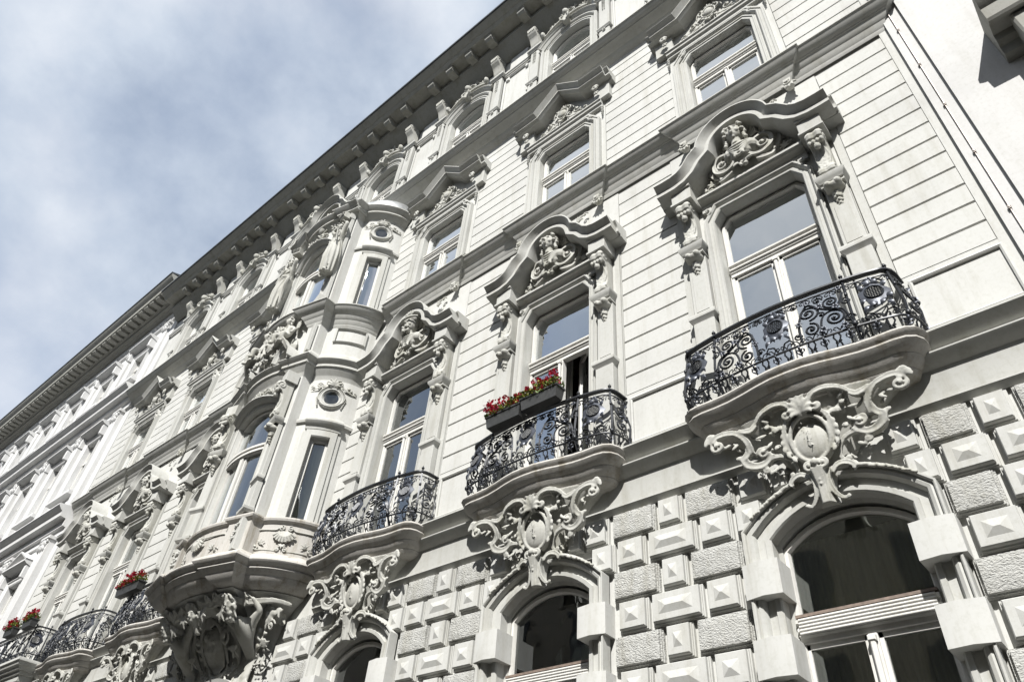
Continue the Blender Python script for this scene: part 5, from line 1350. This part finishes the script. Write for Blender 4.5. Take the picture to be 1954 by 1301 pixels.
# base of the bay: tapering corbel with two bearded figures, cartouche, rosettes and foliage
def squash(mb):
    def k(z): return max(.10, .95-(5.62-z)*1.12)/max(.30, min(1.0, .35+(z-4.7)*.85))
    mb.v = [(u, d*min(1.05, k(z)), z) for u, d, z in mb.v]
def basecorbel():
    X = -9; mb = MB(); rings = []
    n = len(PL)
    for z, f, g in ((5.60, .97, .97), (5.50, .86, .62), (5.32, .76, .34), (5.05, .70, .11), (4.80, .66, .06), (4.55, .66, .05), (4.30, .66, .05)):
        rings.append([(u*f, max(-.02, d*g-.02), z) for u, d in PL])
    mb.strips(rings, False, True); put('bay_corbel', mb.mesh('bay_corbel', 'trim', 40), X)
    mb = MB()
    for s_ in (-1, 1):
        J = {'pel': (s_*.78, .30, 4.72, .12), 'wst': (s_*.80, .42, 4.90, .12), 'cst': (s_*.84, .60, 5.12, .155), 'nek': (s_*.86, .80, 5.30, .07), 'shi': (s_*.66, .62, 5.28, .085), 'sho': (s_*1.02, .56, 5.26, .085),
             'eli': (s_*.44, .68, 5.42, .062), 'hai': (s_*.26, .80, 5.52, .042), 'elo': (s_*1.22, .56, 5.36, .062), 'hao': (s_*1.12, .66, 5.52, .042), 'leg': (s_*.72, .22, 4.45, .11), 'end': (s_*.66, .14, 4.15, .06)}
        Ed = [('pel', 'wst'), ('wst', 'cst'), ('cst', 'nek'), ('cst', 'shi'), ('cst', 'sho'), ('shi', 'eli'), ('eli', 'hai'), ('sho', 'elo'), ('elo', 'hao'), ('pel', 'leg'), ('leg', 'end')]
        b = bodymesh('atlas', J, Ed); head(b, (s_*.86, .92, 5.40), .125, beard=True)
        for i in range(4): b.tube([(s_*.26, .80, 5.52), (s_*(.21-.005*i), .82+.01*i, 5.55-.012*i)], [.016, .011], 5); b.tube([(s_*1.12, .66, 5.52), (s_*1.10, .70+.012*i, 5.56-.01*i)], [.016, .011], 5)
        for i in range(9): leaf(b, s_*(.60+.03*i), 4.75-.02*i, .34, -PI/2+(i-4)*.16, .34, .04, 0, .1)
        squash(b); bm_ = bake(b, 'atlas_figure', 'orn', .013, 1)
        put('atlas_figure', bm_, X, label='bearded man carrying the bay window on his back' )
        # flower and leaves under the side bay
        rosette(mb, s_*1.20, 5.36, .33, .15, 8)
        for i in range(6): leaf(mb, s_*1.34, 5.40, .10+.03*i, -PI/2-s_*(.1+.25*i), .20, .028, .6*s_, .1)
        spray(mb, s_*1.05, 5.2, .33, -PI/2+s_*.4, .26, .034, 5, 1.4, .9)
        volute(mb, s_*.36, 5.20, .56, .14, 1.6, PI/2, s_, .2); volute(mb, s_*.34, 4.78, .42, .12, 1.6, -PI/2, -s_, .2)
        band(mb, [(s_*.42, 5.33, .58), (s_*.56, 5.15, .50), (s_*.52, 4.95, .42), (s_*.44, 4.80, .40)], 0, .035, .045, .03, 1.4)
        band(mb, [(s_*.62, 4.70, .30), (s_*.80, 4.50, .22), (s_*.98, 4.30, .14), (s_*1.05, 4.05, .08)], 0, .05, .06, .02)
        spray(mb, s_*.95, 4.55, .12, -PI/2+s_*.3, .42, .045, 6, 1.6, .5)
    mb.ell((0, .52, 5.08), (.25, .14, .30), 18, 12); mb.tube([(.30*math.cos(2*PI*i/24), .54+.1*math.sin(2*PI*i/24), 5.08+.36*math.sin(2*PI*i/24)) for i in range(25)], .035, 7)
    spray(mb, 0, 5.34, .62, PI/2, .20, .035, 7, 2.4); spray(mb, 0, 4.78, .36, -PI/2, .3, .045, 7, 2.2); clump(mb, 0, 5.1, .64, .12, .12, 12, .04, 5)
    for s_ in (-1, 1):
        for (u_, z_, d_, a_, L_, n_) in ((.62, 5.40, .92, -PI/2+s_*.5, .30, 6), (1.20, 5.05, .45, -PI/2-s_*.3, .35, 6), (.55, 5.05, .62, -PI/2, .30, 5), (.25, 5.45, 1.0, -PI/2, .28, 6), (1.00, 4.85, .36, -PI/2+s_*.3, .35, 6), (1.42, 5.42, .30, -PI/2-s_*.4, .26, 5), (.50, 4.62, .34, -PI/2, .30, 5), (.15, 4.62, .34, -PI/2, .25, 5), (1.05, 5.50, .75, -PI/2+s_*.8, .22, 6)):
            spray(mb, s_*u_, z_, d_, a_, L_*.72, .030, n_-1, 1.3, 1.1, .2)
        for (u_, z_, d_, r_, a_, dr_) in ((.60, 5.50, .95, .085, 0, s_), (.70, 4.55, .32, .11, PI/2, s_), (.98, 5.18, .55, .10, PI, -s_), (1.30, 5.20, .36, .085, 0, s_), (.18, 4.62, .36, .085, PI/2, s_), (1.15, 4.70, .30, .09, 0, -s_), (.45, 5.50, 1.0, .07, PI, -s_)):
            volute(mb, s_*u_, z_, d_, r_, 1.6, a_, dr_, .22, .5)
        band(mb, [(s_*.20, 5.52, 1.02), (s_*.45, 5.46, .98), (s_*.75, 5.52, .92), (s_*1.05, 5.46, .72), (s_*1.35, 5.50, .42), (s_*1.50, 5.48, .18)], 0, .03, .04, .03, 1.3)
        band(mb, [(s_*.85, 4.85, .34), (s_*.70, 4.62, .30), (s_*.45, 4.52, .26), (s_*.20, 4.55, .26), (s_*.05, 4.50, .26)], 0, .03, .05, .03, 1.4)
        clump(mb, s_*.95, 5.0, .40, .25, .2, 26, .04, 9); clump(mb, s_*.4, 4.9, .45, .16, .2, 20, .035, 10)
    head(mb, (0, .98, 5.40), .14)
    squash(mb); put('corbel_cartouche', bake(mb, 'corbel_cartouche', 'orn', .012, 1), X)
    # portal arch below
    mb = MB(); mb.sweep([(-.9, 1.5)]+arc(.9, 4.0, 4.45, 16)+[(.9, 1.5)], [(-.02, -.3), (-.02, .02), (.0, .04), (.05, .05), (.06, .03), (.16, .03), (.17, .10), (.20, .14), (.25, .16), (.27, .0)], 'face')
    put('portal_surround', mb.mesh('portal_surround', 'trim', 28), X)
    mb = MB(); mb.poly([(-.9, 1.5)]+arc(.9, 4.0, 4.45, 16)+[(.9, 1.5)], -.30, -.26); put('portal_door', mb.mesh('portal_door', M['box'], None), X)
basecorbel()

# ------------------------------------------------------------------ flower boxes
def flowerbox(x, d, z, L, label, seed, group='flower boxes on the balcony railings'):
    t = thing('flower_box', label, 'flower box', (x, -d, z), group)
    mb = MB(); h, w = .16, .15
    mb.strips([[(-L/2+.02, -w/2+.015, 0), (L/2-.02, -w/2+.015, 0), (L/2-.02, w/2-.015, 0), (-L/2+.02, w/2-.015, 0)], [(-L/2, -w/2, h), (L/2, -w/2, h), (L/2, w/2, h), (-L/2, w/2, h)]], True, True)
    mb.sweep([(-L/2, -w/2), (-L/2, w/2), (L/2, w/2), (L/2, -w/2)], [(0, h-.02), (.008, h-.02), (.008, h+.004), (0, h+.004)], 'plan', closed=True)
    obj('trough', mb.mesh('trough', 'box', None), t)
    q = random.Random(seed)
    def tuft(n, size, mat, zr, name, green=True):
        m_ = MB()
        for i in range(n):
            u = q.uniform(-L/2, L/2); dd = q.uniform(-w*.5, w*.75); z_ = h+q.uniform(*zr)*(1-.5*abs(dd)/w)*(.7+.5*math.sin(u*9+seed)**2)
            a = Vector((q.gauss(0, 1), q.gauss(0, 1), q.gauss(0, 1))).normalized(); b = a.orthogonal().normalized(); s = size*q.uniform(.6, 1.3); c = Vector((u, dd, z_))
            m_.add([tuple(c+a*s), tuple(c+b*s*.6), tuple(c-a*s), tuple(c-b*s*.6+a.cross(b)*s*.3)], [(0, 1, 2, 3)])
        obj(name, m_.mesh(name, mat, None), t, kind='stuff')
    tuft(int(900*L), .021, 'leaf', (-.04, .15), 'foliage'); tuft(int(650*L), .019, 'leafy', (-.02, .17), 'foliage')
    m_ = MB(); m2 = MB()
    for k_ in range(int(58*L)):
        cu = q.uniform(-L/2+.03, L/2-.03); cz = h+q.uniform(.0, .19); cd = q.uniform(-.02, .13)
        for i in range(20):
            a = Vector((q.gauss(0, 1), q.gauss(0, 1), q.gauss(0, 1))).normalized(); b = a.orthogonal().normalized(); s = .015; c = Vector((cu, cd, cz))+Vector((q.gauss(0, .018), q.gauss(0, .015), q.gauss(0, .014)))
            (m_ if k_ % 3 else m2).add([tuple(c+a*s), tuple(c+b*s), tuple(c-a*s), tuple(c-b*s)], [(0, 1, 2, 3)])
    obj('flowers', m_.mesh('flowers', 'petal', None), t, kind='stuff'); obj('flowers', m2.mesh('flowers', 'petal2', None), t, kind='stuff')
flowerbox(-3.30, .52, 6.63, .54, 'left one of two dark flower boxes on the balcony before the open window', 3)
flowerbox(-2.74, .54, 6.645, .54, 'right one of two dark flower boxes on the balcony before the open window', 11)
flowerbox(-12.58, .475, 6.64, .86, 'long dark flower box on the railing just left of the bay window base', 5)
flowerbox(-16.75, .66, 6.74, .50, 'right one of two small flower boxes on the straight balcony at lower left', 8)
flowerbox(-17.75, .66, 6.74, .50, 'left one of two small flower boxes on the straight balcony at lower left', 9)

# ------------------------------------------------------------------ right-hand neighbour with cable and hood
nb = thing('neighbouring_building', 'plain white rendered building at the right edge with a jutting window hood', 'building', (8, 0, 0))
mb = MB(); mb.box(-5.825, 12, -1.5, .09, 0, 22); obj('wall', mb.mesh('wall', 'next', None), nb)
mb = MB(); mb.box(-6.028, -5.828, -1.5, .045, 0, 22); obj('corner_strip', mb.mesh('corner_strip', 'next', None), nb)
mb = MB()
mb.run(2.68-8, 5.0-8, [(.09, 9.45), (.66, 9.40), (.67, 9.35), (.60, 9.25), (.56, 9.20), (.54, 9.18), (.52, 9.02), (.50, 8.99), (.46, 8.99), (.46, 9.02), (.30, 9.02), (.28, 8.95), (.22, 8.90), (.20, 8.80), (.09, 8.78)])
obj('window_hood', mb.mesh('window_hood', 'eave', 25), nb)
for u in (2.85, 3.9):
    mb = MB(); mb.box(u-8, u+.22-8, .09, .44, 8.60, 9.0, .02); obj('hood_bracket', mb.mesh('hood_bracket', 'eave', 30), nb)
mb = MB(); clump(mb, 3.3-8, 8.9, .15, .25, .08, 30, .035, 4); obj('hood_relief', bake(mb, 'hood_relief', 'eave', .012, 1), nb)
# lightning cable on the corner strip
mb = MB(); mb.tube([(2.062-8, .062, z) for z in (0, 6, 12, 22)], .0055, 5); obj('lightning_cable', mb.mesh('lightning_cable', 'copper', None), nb)
mb = MB(); mb.box(-.012, .012, -.02, .03, -.022, .022, .003); mb.ell((0, .02, 0), (.015, .018, .015), 7, 5); clm = mb.mesh('cable_clip', 'copper', None)
for z in (5.3, 6.15, 7.0, 7.86, 8.72, 9.57, 10.41, 11.28, 12.1): obj('cable_clip', clm, nb, (2.062-8, -.045, z))

# ------------------------------------------------------------------ left-hand neighbour
lb = thing('neighbouring_building', 'bright white classical building at the far left with pilasters and a dentilled eave', 'building', (-28, 0, 0))
LX0, LX1 = -44, XL-.02
def L_(x): return x+28
mb = MB()
pitch = 2.6; wx = [LX1-1.9-pitch*i for i in range(8)]
rowsL = [(2.0, 4.6), (6.6, 9.2), (11.9, 14.0), (16.3, 17.7)]
px = LX1
for x in wx:
    mb.box(L_(x+.5), L_(px), -.3, .02, 0, 19.6)
    zz = 0
    for z0, z1 in rowsL: mb.box(L_(x-.5), L_(x+.5), -.3, .02, zz, z0); zz = z1
    mb.box(L_(x-.5), L_(x+.5), -.3, .02, zz, 19.6); px = x-.5
mb.box(L_(LX0), L_(px), -.3, .02, 0, 19.6)
obj('wall', mb.mesh('wall', 'nextl', None), lb)
def lrun(name, prof, x0=LX0, x1=LX1, mat='nextl'):
    m_ = MB(); m_.run(L_(x0), L_(x1), prof); obj(name, m_.mesh(name, mat, 25), lb)
lrun('eaves_cornice', [(0, 20.05), (.93, 20.02), (.95, 19.98), (.90, 19.90), (.84, 19.84), (.80, 19.80), (.78, 19.68), (.40, 19.68), (.38, 19.60), (.30, 19.56), (.28, 19.46), (.16, 19.44), (.10, 19.38), (.02, 19.36)], mat='eave')
lrun('gutter', [(.93, 20.0), (.98, 20.02), (.98, 20.08), (.9, 20.10), (.3, 20.3), (.3, 20.2), (.9, 20.04)], mat='gutter')
m_ = MB(); m_.box(-.12, .12, .38, .74, 19.58, 19.68, .01); mm = m_.mesh('modillion', 'eave', None)
x = LX1-.3
while x > LX0: obj('modillion', mm, lb, (L_(x), 0, 0)); x -= .42
lrun('frieze_band', [(0.02, 18.75), (.06, 18.75), (.07, 18.70), (.10, 18.66), (.10, 18.60), (.02, 18.58)])
m_ = MB(); q = random.Random(4); x = LX1-.3; i = 0
while x > LX0:
    volute(m_, L_(x), 19.06, .02, .11, 1.2, PI/2*(i % 2), 1 if i % 2 else -1, .22); leaf(m_, L_(x+.15), 19.0, .02, q.uniform(0, 3), .2, .03); x -= .34; i += 1
obj('frieze_relief', m_.mesh('frieze_relief', 'nextl', 50), lb)
lrun('string_course', [(.02, 15.35), (.52, 15.30), (.53, 15.25), (.46, 15.18), (.40, 15.14), (.38, 15.02), (.22, 15.0), (.20, 14.85), (.10, 14.82), (.10, 14.60), (.02, 14.58)])
lrun('string_course', [(.02, 11.0), (.50, 10.95), (.51, 10.90), (.42, 10.80), (.36, 10.76), (.35, 10.62), (.18, 10.60), (.17, 10.40), (.08, 10.38), (.08, 10.20), (.02, 10.18)])
lrun('string_course', [(.02, 5.9), (.40, 5.86), (.40, 5.75), (.28, 5.65), (.10, 5.5), (.02, 5.45)])
def pilL(z0, z1, w=.22, d=.16):
    m_ = MB(); m_.box(-w, w, .02, d, z0, z1, .01); m_.box(-w-.05, w+.05, .02, d+.05, z0, z0+.18, .01); m_.box(-w-.03, w+.03, .02, d+.03, z0+.18, z0+.28, .01)
    m_.box(-w-.04, w+.04, .02, d+.06, z1-.09, z1, .01)
    for s_ in (-1, 0, 1):
        for zz in (.18, .32): leaf(m_, s_*w*.7, z1-zz-.12, d-.01, PI/2, .18, .05, s_*.4, .35)
        volute(m_, s_*w*.9, z1-.16, d+.02, .07, 1.2, PI/2, 1, .28)
    return m_.mesh('pilaster', 'nextl', 35)
p3, p2, p1 = pilL(11.1, 14.58), pilL(6.0, 10.18, .24, .2), pilL(15.4, 18.55, .18, .1)
for i in range(9):
    x = LX1-.60-pitch*i
    for me in (p3, p2, p1): obj('pilaster', me, lb, (L_(x), 0, 0))
def headL(z0, z1, zt, tri):
    m_ = MB(); m_.sweep([(-.5, z0), (-.5, z1), (.5, z1), (.5, z0)], [(-.006, -.2), (-.006, .06), (.03, .08), (.10, .08), (.12, .11), (.15, .11), (.15, .02)], 'face')
    m_.run(-.80, .80, [(.02, zt+.16), (.34, zt+.14), (.34, zt+.09), (.26, zt+.03), (.14, zt), (.02, zt-.04)])
    if tri: m_.sweep([(-.82, zt+.16), (0, zt+.55), (.82, zt+.16)], [(0, .02), (0, .34), (-.04, .33), (-.08, .26), (-.10, .02)], 'face')
    m_.box(-.78, .78, .02, .22, z0-.12, z0, .01)
    for s_ in (-1, 1): m_.box(s_*.72-.06, s_*.72+.06, .02, .24, zt-.34, zt, .01)
    return m_.mesh('window_surround', 'nextl', 28)
h1, h2, h3 = headL(11.9, 14.0, 14.25, False), headL(6.6, 9.2, 9.5, True), headL(16.3, 17.7, 18.0, False)
for x in wx:
    for me, (z0, z1) in ((h2, rowsL[1]), (h1, rowsL[2]), (h3, rowsL[3])):
        obj('window_surround', me, lb, (L_(x), 0, 0))
        m_ = MB(); m_.box(-.492, -.43, -.2, -.1, z0, z1); m_.box(.43, .492, -.2, -.1, z0, z1); m_.box(-.04, .04, -.2, -.1, z0, z1); m_.box(-.488, .488, -.2, -.08, z0+(z1-z0)*.66, z0+(z1-z0)*.66+.1); m_.box(-.486, .486, -.2, -.1, z1-.07, z1-.004)
        w_ = obj('window', m_.mesh('window', 'wood', None), lb, (L_(x), 0, 0))
        g = MB(); g.box(-.45, .45, -.16, -.155, z0, z1); obj('pane', g.mesh('pane', 'glass', None), w_)
        g = MB(); g.box(-.6, .6, -.8, -.78, z0-.1, z1+.1); obj('room_shell', g.mesh('room_shell', 'room', None), w_)

# ------------------------------------------------------------------ building across the street (seen only in the lower panes)
ob = thing('opposite_building', 'brownish rendered building across the street, mirrored in the lowest windows', 'building', (-8, -16.5, 0))
mb = MB(); mb.box(-60, 40, .05, 8, 0, 16.6); o = obj('wall', mb.mesh('wall', 'opp', None), ob)
mb = MB(); mb.strips([[(-60.3, -.3, 16.6), (-60.3, 4, 19.6), (-60.3, 8, 16.6)], [(40.3, -.3, 16.6), (40.3, 4, 19.6), (40.3, 8, 16.6)]]); obj('roof', mb.mesh('roof', 'gutter', None), ob)
mb = MB(); mb.box(-.5, .5, -.04, .02, 0, 1.9); wm = mb.mesh('window', 'box', None)
for i in range(33):
    for z in (1.5, 4.8, 7.9, 11.0, 13.8): obj('window', wm, ob, (-58+i*3.0, 0, z))
